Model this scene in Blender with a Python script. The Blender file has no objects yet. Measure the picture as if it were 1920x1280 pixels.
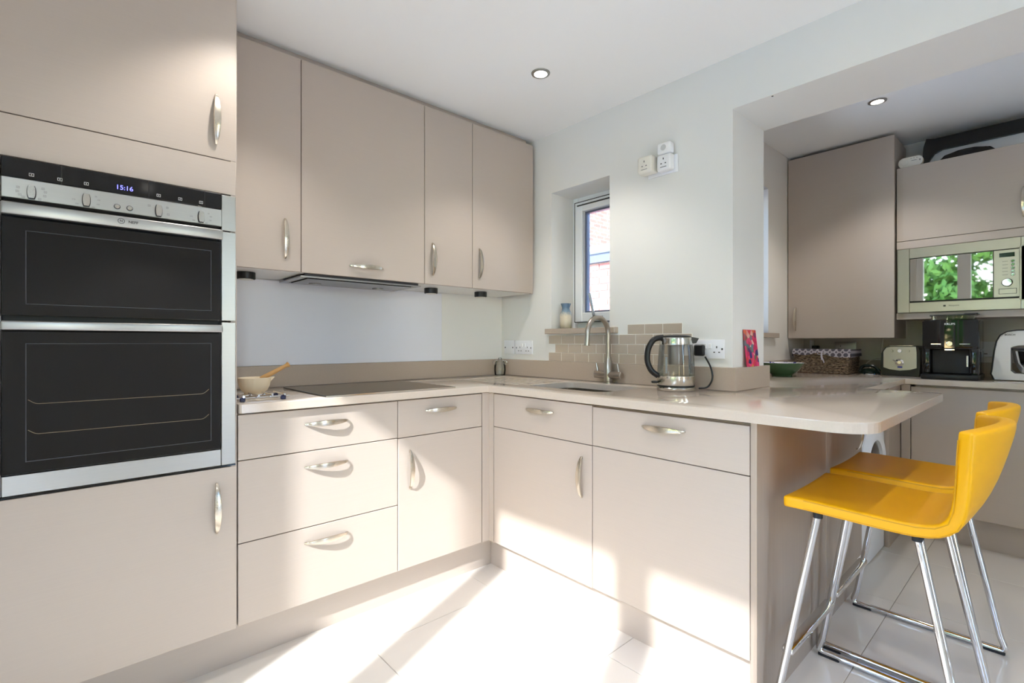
import bpy, bmesh, math, random
from mathutils import Vector, Matrix
random.seed(7)
PI = math.pi
SC = bpy.context.scene
COL = SC.collection

# ------------------------------------------------------------------ camera
cam_d = bpy.data.cameras.new('camera')
cam = bpy.data.objects.new('camera', cam_d)
COL.objects.link(cam)
cam.location = (-2.117, -2.451, 1.1087)
cam.rotation_euler = (PI / 2, 0, -math.radians(42.0136))
cam_d.sensor_width = 36.0
cam_d.lens = 924.66 / 1920 * 36.0
cam_d.shift_y = 1.44 / 1920
cam_d.clip_start = 0.02
SC.camera = cam

# ------------------------------------------------------------------ world / sun / exposure
SUN_DIR = Vector((1.0, 0.43, -0.80)).normalized()
world = bpy.data.worlds.new('sky')
SC.world = world
world.use_nodes = True
wn = world.node_tree
bg = wn.nodes['Background']
sky = wn.nodes.new('ShaderNodeTexSky')
sky.sky_type = 'NISHITA'
sky.sun_disc = False
sky.sun_elevation = math.radians(36.3)
sky.sun_rotation = math.atan2(-SUN_DIR.x, -SUN_DIR.y)
sky.dust_density = 0.4
sky.ozone_density = 1.0
sky_tint = wn.nodes.new('ShaderNodeHueSaturation')      # sky colour pushed bluer to offset the warm bounced light
sky_tint.inputs['Saturation'].default_value = 1.2
wn.links.new(sky.outputs[0], sky_tint.inputs['Color'])
wn.links.new(sky_tint.outputs[0], bg.inputs[0])
bg.inputs[1].default_value = 1.75
sun_l = bpy.data.lights.new('sun', 'SUN')
sun_l.energy = 9.5
sun_l.angle = math.radians(1.2)
sun_l.color = (0.95, 0.98, 1.0)
sun_o = bpy.data.objects.new('sun', sun_l)
COL.objects.link(sun_o)
sun_o.rotation_euler = SUN_DIR.to_track_quat('-Z', 'Y').to_euler()
sun_o.location = (-6, -6, 6)
vs = SC.view_settings
vs.view_transform = 'Standard'
vs.look = 'None'
vs.gamma = 1.0
vs.use_curve_mapping = False
vs.exposure = 0.63
cy = SC.cycles
cy.max_bounces = 10
cy.diffuse_bounces = 6
cy.glossy_bounces = 6
cy.transmission_bounces = 8
cy.transparent_max_bounces = 16
cy.sample_clamp_indirect = 8.0
cy.caustics_reflective = False
cy.caustics_refractive = False
cy.use_denoising = True


# ------------------------------------------------------------------ materials
def lin(c):
    c = c / 255.0
    return c / 12.92 if c <= 0.04045 else ((c + 0.055) / 1.055) ** 2.4


def rgb(r, g, b):
    return (lin(r), lin(g), lin(b), 1.0)


MATS = {}


def mat(name, col, rough=0.5, metal=0.0, spec=0.5, noise=0.0, nscale=(20, 20, 20), bump=0.0, bscale=None,
        coat=0.0, trans=0.0, ior=1.45, emit=None, estr=0.0, alpha=1.0):
    m = bpy.data.materials.new(name)
    m.use_nodes = True
    nt = m.node_tree
    b = nt.nodes['Principled BSDF']
    b.inputs['Base Color'].default_value = col
    b.inputs['Roughness'].default_value = rough
    b.inputs['Metallic'].default_value = metal
    b.inputs['Specular IOR Level'].default_value = spec
    b.inputs['IOR'].default_value = ior
    b.inputs['Coat Weight'].default_value = coat
    b.inputs['Transmission Weight'].default_value = trans
    if emit:
        b.inputs['Emission Color'].default_value = emit
        b.inputs['Emission Strength'].default_value = estr
    if noise or bump:
        tc = nt.nodes.new('ShaderNodeTexCoord')
        mp = nt.nodes.new('ShaderNodeMapping')
        nt.links.new(tc.outputs['Object'], mp.inputs[0])
        mp.inputs['Scale'].default_value = nscale
        nz = nt.nodes.new('ShaderNodeTexNoise')
        nz.inputs['Scale'].default_value = 1.0
        nz.inputs['Detail'].default_value = 4.0
        nt.links.new(mp.outputs[0], nz.inputs[0])
        if noise:
            mx = nt.nodes.new('ShaderNodeMix')
            mx.data_type = 'RGBA'
            mx.inputs[6].default_value = tuple(max(0, c * (1 - noise)) for c in col[:3]) + (1,)
            mx.inputs[7].default_value = tuple(min(1, c * (1 + noise)) for c in col[:3]) + (1,)
            nt.links.new(nz.outputs[0], mx.inputs[0])
            nt.links.new(mx.outputs[2], b.inputs['Base Color'])
        if bump:
            bp = nt.nodes.new('ShaderNodeBump')
            bp.inputs['Strength'].default_value = bump
            bp.inputs['Distance'].default_value = 0.002
            nt.links.new(nz.outputs[0], bp.inputs['Height'])
            nt.links.new(bp.outputs[0], b.inputs['Normal'])
    MATS[name] = m
    return m


def glass_mat(name, tint=(1, 1, 1, 1), refl=1.0):
    """thin clear glass: see-through with a Fresnel mirror"""
    m = bpy.data.materials.new(name)
    m.use_nodes = True
    nt = m.node_tree
    for n in list(nt.nodes):
        if n.type != 'OUTPUT_MATERIAL':
            nt.nodes.remove(n)
    out = nt.nodes['Material Output']
    tr = nt.nodes.new('ShaderNodeBsdfTransparent')
    tr.inputs[0].default_value = tint
    gl = nt.nodes.new('ShaderNodeBsdfGlossy')
    gl.inputs['Roughness'].default_value = 0.02
    fr = nt.nodes.new('ShaderNodeFresnel')
    fr.inputs[0].default_value = 1.45
    mu = nt.nodes.new('ShaderNodeMath')
    mu.operation = 'MULTIPLY'
    mu.inputs[1].default_value = refl
    mx = nt.nodes.new('ShaderNodeMixShader')
    nt.links.new(fr.outputs[0], mu.inputs[0])
    nt.links.new(mu.outputs[0], mx.inputs[0])
    nt.links.new(tr.outputs[0], mx.inputs[1])
    nt.links.new(gl.outputs[0], mx.inputs[2])
    nt.links.new(mx.outputs[0], out.inputs[0])
    MATS[name] = m
    return m


TAUPE = rgb(183, 170, 159)
mat('taupe', TAUPE, 0.42, spec=0.7, noise=0.035, nscale=(6, 6, 420), bump=0.05)
mat('taupe_grain', rgb(168, 153, 140), 0.4, spec=0.45, noise=0.10, nscale=(160, 160, 5), bump=0.08)
mat('carcass_white', rgb(235, 233, 228), 0.45)
mat('carcass_dark', rgb(70, 62, 56), 0.6)
mat('stone', rgb(200, 186, 172), 0.10, spec=0.5, noise=0.05, nscale=(180, 180, 180))
mat('stone_satin', rgb(186, 170, 155), 0.22, spec=0.5, noise=0.05, nscale=(180, 180, 180))
mat('wall_paint', rgb(232, 231, 228), 0.8, spec=0.2, noise=0.01, nscale=(3, 3, 3))
mat('wall_alcove', rgb(226, 220, 212), 0.75, spec=0.2, noise=0.01, nscale=(3, 3, 3))
mat('ceiling_paint', rgb(245, 244, 242), 0.85, spec=0.15)
mat('upvc', rgb(245, 246, 248), 0.25)
mat('gasket', rgb(30, 32, 36), 0.6)
mat('spacer', rgb(120, 128, 150), 0.3, metal=0.6)
mat('floor_tile', rgb(223, 217, 209), 0.07, spec=0.5, noise=0.03, nscale=(2.0, 14, 6))
mat('floor_grout', rgb(178, 168, 156), 0.8)
mat('wall_tile', rgb(190, 176, 161), 0.15, spec=0.5, noise=0.02, nscale=(40, 40, 40))
mat('wall_grout', rgb(244, 240, 234), 0.8)
mat('nickel', rgb(205, 196, 182), 0.24, metal=1.0)
mat('tap_nickel', rgb(176, 168, 158), 0.28, metal=1.0)
mat('steel', rgb(172, 170, 167), 0.34, metal=1.0, noise=0.04, nscale=(4, 4, 500))
mat('steel_bright', rgb(215, 212, 205), 0.16, metal=1.0)
mat('steel_warm', rgb(184, 178, 168), 0.34, metal=1.0, noise=0.04, nscale=(4, 4, 500))
mat('chrome', rgb(225, 226, 228), 0.05, metal=1.0)
mat('black_glass', rgb(13, 13, 15), 0.03, spec=0.6)
mat('hob_glass', rgb(28, 27, 27), 0.08, spec=0.5)
mat('oven_cavity', rgb(26, 30, 32), 0.5)
mat('black_plastic', rgb(18, 18, 20), 0.35)
mat('black_gloss', rgb(8, 8, 10), 0.08, spec=0.6)
mat('dark_grey', rgb(50, 50, 54), 0.5)
mat('dark_mesh', rgb(46, 46, 50), 0.55, noise=0.3, nscale=(300, 300, 300))
mat('white_plastic', rgb(240, 240, 242), 0.35)
mat('cream_plastic', rgb(230, 226, 216), 0.45)
mat('socket_white', rgb(236, 237, 242), 0.3)
mat('print_dark', rgb(52, 50, 50), 0.6)
mat('print_light', rgb(205, 205, 205), 0.6)
mat('print_grey', rgb(120, 118, 116), 0.6)
mat('clock_blue', rgb(60, 60, 255), 0.5, emit=(0.16, 0.16, 1.0, 1), estr=2.5)
mat('splash_glass', rgb(236, 237, 245), 0.04, spec=0.6, coat=0.5)
mat('yellow_leather', rgb(236, 172, 2), 0.36, spec=0.45, noise=0.05, nscale=(9, 9, 9), bump=0.12)
mat('yellow_seam', rgb(206, 150, 12), 0.5)
mat('rubber', rgb(30, 32, 38), 0.6)
mat('ceramic_cream', rgb(232, 214, 184), 0.45)
mat('wood', rgb(196, 150, 92), 0.5, noise=0.18, nscale=(40, 40, 8))
mat('wood_dark', rgb(138, 92, 62), 0.5, noise=0.2, nscale=(60, 60, 6))
mat('shelf_wire', rgb(118, 104, 84), 0.5)
mat('blue_rubber', rgb(28, 34, 78), 0.4)
mat('green_glaze', rgb(66, 96, 66), 0.18, spec=0.6)
mat('dark_green', rgb(20, 34, 30), 0.2)
mat('grey_cable', rgb(196, 188, 176), 0.5)
mat('lamp_lens', rgb(255, 252, 245), 0.4, emit=(1.0, 0.95, 0.86, 1), estr=14.0)
mat('ribbon', rgb(206, 200, 214), 0.6)
mat('blue_mark', rgb(24, 32, 150), 0.4)
mat('brick_mortar', rgb(206, 192, 182), 0.9)
mat('fascia_grey', rgb(84, 86, 98), 0.6)
mat('lead_grey', rgb(150, 156, 168), 0.6, noise=0.15, nscale=(12, 12, 12))
mat('lawn', rgb(88, 120, 48), 0.9, noise=0.4, nscale=(8, 8, 8))
mat('patio', rgb(228, 226, 222), 0.8, noise=0.1, nscale=(3, 3, 3))  # unseen paving, made near white to bounce light up to the ceiling
mat('foliage', rgb(112, 152, 62), 0.6, noise=0.55, nscale=(3, 3, 3))
mat('bark', rgb(84, 66, 50), 0.9)
for k, c in enumerate([(176, 112, 98), (164, 100, 88), (184, 124, 108), (158, 94, 84)]):
    mat('brick_%d' % k, rgb(*c), 0.85, noise=0.16, nscale=(30, 30, 30))
glass_mat('window_glass')
glass_mat('kettle_glass', (0.90, 0.92, 0.92, 1), 0.9)
glass_mat('jar_glass', (0.93, 0.96, 0.95, 1), 1.5)
glass_mat('hopper_glass', (0.55, 0.55, 0.5, 1), 1.5)
M = MATS


def ramp_mat(name, build, rough=0.5):
    m = bpy.data.materials.new(name)
    m.use_nodes = True
    nt = m.node_tree
    b = nt.nodes['Principled BSDF']
    b.inputs['Roughness'].default_value = rough
    build(nt, b)
    MATS[name] = m
    return m


def brick_far(nt, b):
    tc = nt.nodes.new('ShaderNodeTexCoord')
    mp = nt.nodes.new('ShaderNodeMapping')
    mp.inputs['Rotation'].default_value = (PI / 2, 0, 0)
    t = nt.nodes.new('ShaderNodeTexBrick')
    t.inputs['Color1'].default_value = rgb(122, 80, 66)
    t.inputs['Color2'].default_value = rgb(138, 94, 78)
    t.inputs['Mortar'].default_value = rgb(150, 138, 130)
    t.inputs['Scale'].default_value = 1.0
    t.inputs['Brick Width'].default_value = 0.225
    t.inputs['Row Height'].default_value = 0.075
    t.inputs['Mortar Size'].default_value = 0.006
    nt.links.new(tc.outputs['Object'], mp.inputs[0])
    nt.links.new(mp.outputs[0], t.inputs[0])
    nt.links.new(t.outputs[0], b.inputs['Base Color'])


ramp_mat('brick_far', brick_far, 0.9)


def art_print(nt, b):
    tc = nt.nodes.new('ShaderNodeTexCoord')
    v = nt.nodes.new('ShaderNodeTexVoronoi')
    v.inputs['Scale'].default_value = 46.0
    sx = nt.nodes.new('ShaderNodeSeparateXYZ')
    nz = nt.nodes.new('ShaderNodeTexNoise')
    nz.inputs['Scale'].default_value = 30.0
    nt.links.new(tc.outputs['Object'], v.inputs[0])
    nt.links.new(tc.outputs['Object'], nz.inputs[0])
    sc = nt.nodes.new('ShaderNodeSeparateColor')
    nt.links.new(v.outputs['Color'], sc.inputs[0])
    r = nt.nodes.new('ShaderNodeValToRGB')
    e = r.color_ramp
    e.interpolation = 'CONSTANT'
    cols = [(0.0, (205, 40, 92)), (0.22, (226, 70, 120)), (0.38, (30, 44, 110)), (0.5, (40, 130, 140)),
            (0.6, (214, 60, 60)), (0.7, (226, 140, 50)), (0.78, (96, 110, 80)), (0.88, (236, 210, 190))]
    e.elements[0].position = 0.0
    e.elements[0].color = rgb(*cols[0][1])
    e.elements[1].position = cols[1][0]
    e.elements[1].color = rgb(*cols[1][1])
    for p, c in cols[2:]:
        el = e.elements.new(p)
        el.color = rgb(*c)
    nt.links.new(sc.outputs[0], r.inputs[0])
    # upper part leans to pinks and reds
    nt.links.new(tc.outputs['Generated'], sx.inputs[0])
    mx = nt.nodes.new('ShaderNodeMix')
    mx.data_type = 'RGBA'
    mm = nt.nodes.new('ShaderNodeMath')
    mm.operation = 'MULTIPLY'
    mp_ = nt.nodes.new('ShaderNodeMath'); mp_.operation = 'POWER'; mp_.inputs[1].default_value = 2.0
    nt.links.new(sx.outputs[2], mp_.inputs[0])
    nt.links.new(mp_.outputs[0], mm.inputs[0])
    nt.links.new(nz.outputs[0], mm.inputs[1])
    nt.links.new(mm.outputs[0], mx.inputs[0])
    nt.links.new(r.outputs[0], mx.inputs[6])
    mx.inputs[7].default_value = rgb(220, 50, 90)
    nt.links.new(mx.outputs[2], b.inputs['Base Color'])


ramp_mat('art_print', art_print, 0.3)


def lattice_cloth(nt, b):
    """grey cloth printed with interlocking white rings (function of y and z)"""
    tc = nt.nodes.new('ShaderNodeTexCoord')
    sx = nt.nodes.new('ShaderNodeSeparateXYZ')
    nt.links.new(tc.outputs['Object'], sx.inputs[0])

    def cell(off):
        out = []
        for s in (1, 2):
            a = nt.nodes.new('ShaderNodeMath'); a.operation = 'MULTIPLY_ADD'
            a.inputs[1].default_value = 1 / 0.036
            a.inputs[2].default_value = off + 50
            nt.links.new(sx.outputs[s], a.inputs[0])
            f = nt.nodes.new('ShaderNodeMath'); f.operation = 'FRACT'
            nt.links.new(a.outputs[0], f.inputs[0])
            g = nt.nodes.new('ShaderNodeMath'); g.operation = 'SUBTRACT'
            g.inputs[1].default_value = 0.5
            nt.links.new(f.outputs[0], g.inputs[0])
            out.append(g)
        h = nt.nodes.new('ShaderNodeMath'); h.operation = 'MULTIPLY'
        nt.links.new(out[0].outputs[0], h.inputs[0]); nt.links.new(out[0].outputs[0], h.inputs[1])
        i = nt.nodes.new('ShaderNodeMath'); i.operation = 'MULTIPLY_ADD'
        nt.links.new(out[1].outputs[0], i.inputs[0]); nt.links.new(out[1].outputs[0], i.inputs[1])
        nt.links.new(h.outputs[0], i.inputs[2])
        q = nt.nodes.new('ShaderNodeMath'); q.operation = 'SQRT'
        nt.links.new(i.outputs[0], q.inputs[0])
        c = nt.nodes.new('ShaderNodeMath'); c.operation = 'COMPARE'
        c.inputs[1].default_value = 0.46
        c.inputs[2].default_value = 0.11
        nt.links.new(q.outputs[0], c.inputs[0])
        return c
    c1 = cell(0.0)
    mx = nt.nodes.new('ShaderNodeMix')
    mx.data_type = 'RGBA'
    mx.inputs[6].default_value = rgb(116, 110, 124)
    mx.inputs[7].default_value = rgb(222, 216, 224)
    nt.links.new(c1.outputs[0], mx.inputs[0])
    nt.links.new(mx.outputs[2], b.inputs['Base Color'])


ramp_mat('lattice_cloth', lattice_cloth, 0.8)


def wicker(nt, b):
    tc = nt.nodes.new('ShaderNodeTexCoord')
    mp = nt.nodes.new('ShaderNodeMapping')
    mp.inputs['Scale'].default_value = (60, 60, 150)
    nz = nt.nodes.new('ShaderNodeTexNoise')
    nz.inputs['Scale'].default_value = 1.0
    nt.links.new(tc.outputs['Object'], mp.inputs[0])
    nt.links.new(mp.outputs[0], nz.inputs[0])
    r = nt.nodes.new('ShaderNodeValToRGB')
    r.color_ramp.elements[0].position = 0.35
    r.color_ramp.elements[0].color = rgb(62, 48, 38)
    r.color_ramp.elements[1].position = 0.7
    r.color_ramp.elements[1].color = rgb(160, 138, 116)
    nt.links.new(nz.outputs[0], r.inputs[0])
    nt.links.new(r.outputs[0], b.inputs['Base Color'])


ramp_mat('wicker', wicker, 0.7)


def vase_glaze(nt, b):
    tc = nt.nodes.new('ShaderNodeTexCoord')
    sx = nt.nodes.new('ShaderNodeSeparateXYZ')
    nt.links.new(tc.outputs['Generated'], sx.inputs[0])
    nz = nt.nodes.new('ShaderNodeTexNoise')
    nz.inputs['Scale'].default_value = 9.0
    nt.links.new(tc.outputs['Generated'], nz.inputs[0])
    a = nt.nodes.new('ShaderNodeMath'); a.operation = 'MULTIPLY_ADD'
    a.inputs[1].default_value = 0.25
    nt.links.new(nz.outputs[0], a.inputs[0])
    nt.links.new(sx.outputs[2], a.inputs[2])
    r = nt.nodes.new('ShaderNodeValToRGB')
    e = r.color_ramp
    e.elements[0].position = 0.0
    e.elements[0].color = rgb(222, 206, 178)
    e.elements[1].position = 1.0
    e.elements[1].color = rgb(98, 124, 150)
    x = e.elements.new(0.62); x.color = rgb(220, 208, 186)
    x = e.elements.new(0.82); x.color = rgb(128, 150, 168)
    nt.links.new(a.outputs[0], r.inputs[0])
    nt.links.new(r.outputs[0], b.inputs['Base Color'])


ramp_mat('vase_glaze', vase_glaze, 0.25)


def bowl_inner(nt, b):
    tc = nt.nodes.new('ShaderNodeTexCoord')
    v = nt.nodes.new('ShaderNodeTexVoronoi')
    v.inputs['Scale'].default_value = 32.0
    nt.links.new(tc.outputs['Object'], v.inputs[0])
    r = nt.nodes.new('ShaderNodeValToRGB')
    r.color_ramp.interpolation = 'CONSTANT'
    r.color_ramp.elements[0].color = rgb(72, 72, 150)
    r.color_ramp.elements[1].position = 0.34
    r.color_ramp.elements[1].color = rgb(232, 230, 236)
    nt.links.new(v.outputs['Distance'], r.inputs[0])
    nt.links.new(r.outputs[0], b.inputs['Base Color'])


ramp_mat('bowl_inner', bowl_inner, 0.2)


# ------------------------------------------------------------------ mesh helpers
def bx(bm, x0, x1, y0, y1, z0, z1, bev=0.0, seg=2):
    r = bmesh.ops.create_cube(bm, size=1.0)
    vs_ = r['verts']
    for v in vs_:
        v.co.x = x0 + (v.co.x + .5) * (x1 - x0)
        v.co.y = y0 + (v.co.y + .5) * (y1 - y0)
        v.co.z = z0 + (v.co.z + .5) * (z1 - z0)
    if bev > 0:
        es = list({e for v in vs_ for e in v.link_edges})
        bmesh.ops.bevel(bm, geom=es, offset=bev, segments=seg, affect='EDGES', profile=0.5)
    return bm


def lathe(bm, prof, c=(0, 0, 0), seg=32, axis='Z', cap=True):
    rings = []
    for r, z in prof:
        ring = []
        for i in range(seg):
            a = 2 * PI * i / seg
            p = (r * math.cos(a), r * math.sin(a), z)
            if axis == 'Y':
                p = (p[0], -p[2], p[1])      # +profile z points to -y
            elif axis == 'X':
                p = (-p[2], p[0], p[1])      # +profile z points to -x
            ring.append(bm.verts.new((p[0] + c[0], p[1] + c[1], p[2] + c[2])))
        rings.append(ring)
    for a, b in zip(rings, rings[1:]):
        for i in range(seg):
            j = (i + 1) % seg
            bm.faces.new((a[i], a[j], b[j], b[i]))
    if cap:
        for ring, flip in ((rings[0], True), (rings[-1], False)):
            bm.faces.new(ring[::-1] if flip else ring)
    return bm


def tube(bm, pts, r, seg=10, closed=False, rs=None, flat=None):
    """sweep a round (or flattened) section along a polyline"""
    pts = [Vector(p) for p in pts]
    n = len(pts)
    rings = []
    up = None
    for i, p in enumerate(pts):
        if closed:
            t = (pts[(i + 1) % n] - pts[i - 1]).normalized()
        else:
            t = (pts[min(i + 1, n - 1)] - pts[max(i - 1, 0)]).normalized()
        if up is None:
            ref = Vector((0, 0, 1)) if abs(t.z) < 0.9 else Vector((1, 0, 0))
            up = (ref - t * ref.dot(t)).normalized()
        else:
            up = (up - t * up.dot(t)).normalized()
        s = t.cross(up)
        rr = rs[i] if rs else r
        ring = []
        for k in range(seg):
            a = 2 * PI * k / seg
            ring.append(bm.verts.new(p + up * (rr * math.sin(a) * (flat or 1.0)) + s * (rr * math.cos(a))))
        rings.append(ring)
    m = n if closed else n - 1
    for i in range(m):
        a, b = rings[i], rings[(i + 1) % n]
        for k in range(seg):
            j = (k + 1) % seg
            bm.faces.new((a[k], a[j], b[j], b[k]))
    if not closed:
        bm.faces.new(rings[0][::-1])
        bm.faces.new(rings[-1])
    return bm


def round_path(pts, rad, n=6):
    """polyline with its inner corners rounded"""
    pts = [Vector(p) for p in pts]
    out = [pts[0]]
    for a, b, c in zip(pts, pts[1:], pts[2:]):
        d1 = (a - b).normalized(); d2 = (c - b).normalized()
        r = min(rad, (a - b).length * .45, (c - b).length * .45)
        p1 = b + d1 * r; p2 = b + d2 * r
        for i in range(n + 1):
            t = i / n
            out.append((1 - t) ** 2 * p1 + 2 * t * (1 - t) * b + t * t * p2)
    out.append(pts[-1])
    return out


def slab(bm, outline, holes, z0, z1, bev=0.0, seg=3):
    """flat slab with holes from 2D outlines"""
    def loop(pts):
        v = [bm.verts.new((p[0], p[1], z0)) for p in pts]
        return [bm.edges.new((v[i], v[(i + 1) % len(v)])) for i in range(len(v))]
    ed = loop(outline)
    for h in holes:
        ed += loop(h)
    r = bmesh.ops.triangle_fill(bm, edges=ed, use_beauty=True, use_dissolve=False)
    fs = [g for g in r['geom'] if isinstance(g, bmesh.types.BMFace)]
    ex = bmesh.ops.extrude_face_region(bm, geom=fs)
    tv = [g for g in ex['geom'] if isinstance(g, bmesh.types.BMVert)]
    for v in tv:
        v.co.z = z1
    bmesh.ops.recalc_face_normals(bm, faces=bm.faces[:])
    if bev:
        tvs = set(tv)
        es = [e for e in bm.edges if e.verts[0] in tvs and e.verts[1] in tvs
              and len(e.link_faces) == 2 and e.calc_face_angle(0) > 1.0]
        bmesh.ops.bevel(bm, geom=es, offset=bev, segments=seg, affect='EDGES', profile=0.5)
    return bm


def extrude_poly(bm, pts, axis, a0, a1):
    """2D polygon pts in the plane normal to axis, extruded from a0 to a1"""
    def P(p, a):
        if axis == 'X': return (a, p[0], p[1])
        if axis == 'Y': return (p[0], a, p[1])
        return (p[0], p[1], a)
    v0 = [bm.verts.new(P(p, a0)) for p in pts]
    v1 = [bm.verts.new(P(p, a1)) for p in pts]
    n = len(pts)
    bm.faces.new(v0); bm.faces.new(v1[::-1])
    for i in range(n):
        j = (i + 1) % n
        bm.faces.new((v0[i], v1[i], v1[j], v0[j]))
    bmesh.ops.recalc_face_normals(bm, faces=bm.faces[:])
    return bm


def rrect(x0, x1, y0, y1, r, n=6):
    out = []
    for cx, cy_, a0 in ((x1 - r, y1 - r, 0), (x0 + r, y1 - r, 90), (x0 + r, y0 + r, 180), (x1 - r, y0 + r, 270)):
        for i in range(n + 1):
            a = math.radians(a0 + 90 * i / n)
            out.append((cx + r * math.cos(a), cy_ + r * math.sin(a)))
    return out


def B():
    return bmesh.new()


WORLD_ROOT = {}


def to_mesh(name, bm, m, smooth):
    me = bpy.data.meshes.new(name)
    bm.to_mesh(me)
    bm.free()
    me.materials.append(m if not isinstance(m, str) else M[m])
    if smooth:
        for p in me.polygons:
            p.use_smooth = True
        me.set_sharp_from_angle(angle=math.radians(35))
    return me


def part(name, bm, m, parent, label=None, smooth=True, loc=None, rot=None):
    """a mesh child; geometry is in world axes when its root is a world-axes thing"""
    o = bpy.data.objects.new(name, to_mesh(name, bm, m, smooth))
    COL.objects.link(o)
    o.parent = parent
    off = WORLD_ROOT.get(parent.name)
    if off is not None:
        o.location = (-off[0], -off[1], -off[2])
    if loc is not None:
        o.location = Vector(o.location) + Vector(loc)
    if rot is not None:
        o.rotation_euler = rot
    if label:
        o['label'] = label
    return o


def tag(o, label, cat, group=None):
    o['label'] = label
    o['category'] = cat
    if group:
        o['group'] = group
    return o


def thing(name, label, cat, loc, rotz=None, group=None):
    """Empty root. rotz None: parts are given in world axes; else in the root's own axes"""
    o = bpy.data.objects.new(name, None)
    o.empty_display_size = 0.05
    COL.objects.link(o)
    o.location = loc
    if rotz is None:
        WORLD_ROOT[o.name] = loc
    else:
        o.rotation_euler = (0, 0, rotz)
    return tag(o, label, cat, group)


def solo(name, bm, m, label=None, cat=None, group=None, smooth=True):
    """top-level single mesh, origin at its base"""
    me = to_mesh(name, bm, m, smooth)
    xs = [v.co for v in me.vertices]
    c = Vector(((min(v.x for v in xs) + max(v.x for v in xs)) / 2, (min(v.y for v in xs) + max(v.y for v in xs)) / 2,
                min(v.z for v in xs)))
    me.transform(Matrix.Translation(-c))
    o = bpy.data.objects.new(name, me)
    COL.objects.link(o)
    o.location = c
    if label:
        tag(o, label, cat, group)
    return o


def struct(name, bm, m, label=None, smooth=False):
    o = bpy.data.objects.new(name, to_mesh(name, bm, m, smooth))
    COL.objects.link(o)
    o['kind'] = 'structure'
    WORLD_ROOT[o.name] = (0, 0, 0)
    if label:
        o['label'] = label
    return o


def text_part(name, s, size, loc, rot, m, parent, align='CENTER', bold=False):
    cu = bpy.data.curves.new(name, 'FONT')
    cu.body = s
    cu.size = size
    cu.align_x = align
    cu.align_y = 'CENTER'
    cu.extrude = 0.0002
    if bold:
        cu.offset = size * 0.02
    tmp = bpy.data.objects.new('tmp_text', cu)
    COL.objects.link(tmp)
    dg = bpy.context.evaluated_depsgraph_get()
    me = bpy.data.meshes.new_from_object(tmp.evaluated_get(dg))
    bpy.data.objects.remove(tmp)
    me.materials.clear()
    me.materials.append(M[m])
    o = bpy.data.objects.new(name, me)
    COL.objects.link(o)
    o.parent = parent
    off = WORLD_ROOT.get(parent.name, (0, 0, 0))
    o.location = Vector(loc) - Vector(off)
    o.rotation_euler = rot
    return o


ROT_A = (PI / 2, 0, 0)            # text on a face looking to -y
ROT_B = (PI / 2, 0, -PI / 2)      # text on a face looking to -x

# ------------------------------------------------------------------ room shell
XL, YR, ZC = -2.95, -4.2, 2.335       # left wall, rear wall, main ceiling
XF, YA, ZC2 = 2.05, -1.15, 2.425      # alcove: far wall, left wall, ceiling
TH = 0.33
SOF = 2.109

floor = struct('floor', bx(B(), XL, XF, YR, 0, -0.08, -0.004), 'floor_grout', 'pale glossy stone-look floor tiles with thin joints')
proto_tile = None
gx = [-0.697 + 0.6 * k for k in range(-4, 6)]
gy = [-0.78 - 0.6 * k for k in range(-2, 7)]
for x in gx:
    for y in gy:
        x0, x1 = max(x, XL), min(x + .6, XF)
        y0, y1 = max(y - .6, YR), min(y, 0)
        if x1 - x0 < .02 or y1 - y0 < .02:
            continue
        o = part('floor_tile', bx(B(), x0 + .0012, x1 - .0012, y0 + .0012, y1 - .0012, -0.006, 0, 0.0008, 1), 'floor_tile', floor, smooth=False)

wb = struct('wall_back', bx(B(), XL - .2, TH, 0, 0.2, 0, ZC + .15), 'wall_paint', 'white wall behind the hob')
# right wall with window hole and wide opening
WY0, WY1, WZ0, WZ1 = -0.448, -0.868, 1.187, 1.986
OPY = -1.514
bm = B()
bx(bm, 0, TH, WY0, 0, 0, ZC + .15)
bx(bm, 0, TH, WY1, WY0, 0, WZ0)
bx(bm, 0, TH, WY1, WY0, WZ1, ZC + .15)
bx(bm, 0, TH, OPY, WY1, 0, ZC + .15)
bx(bm, 0, TH, -3.7, OPY, SOF, ZC2 + .1)
bx(bm, 0, TH, YR, -3.7, 0, ZC2 + .1)
wr = struct('wall_right', bm, 'wall_paint', 'white wall with the small window and the wide opening')
bm = B()
REAR_FILL = ((-2.90, -2.50, .0, 2.15), (-1.02, -.62, .0, 2.15))       # unseen openings added behind the camera to let in fill daylight
xs_ = [XL - .2, -2.90, -2.50, -1.02, -.62, XF + .2]
for k in range(0, 6, 2):
    bx(bm, xs_[k], xs_[k + 1], YR - .1, YR, 0, ZC2 + .1)
for a, b, c, d_ in REAR_FILL:
    bx(bm, a, b, YR - .1, YR, d_, ZC2 + .1)
wf = struct('wall_front', bm, 'wall_paint')
# left wall with a wide glazed door set
DY0, DY1, DZ1 = -1.16, -2.95, 2.30
bm = B()
bx(bm, XL - .08, XL, DY0, 0.2, 0, ZC + .15)
bx(bm, XL - .08, XL, YR - .2, DY1, 0, ZC + .15)
bx(bm, XL - .08, XL, DY1, DY0, DZ1, ZC + .15)
wl = struct('wall_left', bm, 'wall_paint')
struct('ceiling', bx(B(), XL - .2, 0.0, YR, 0, ZC, ZC + .15), 'ceiling_paint', 'white plaster ceiling of the main kitchen')
struct('ceiling_alcove', bx(B(), TH, XF + .2, YR, YA + .3, ZC2, ZC2 + .12), 'ceiling_paint', 'ceiling of the side room beyond the opening')
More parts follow.
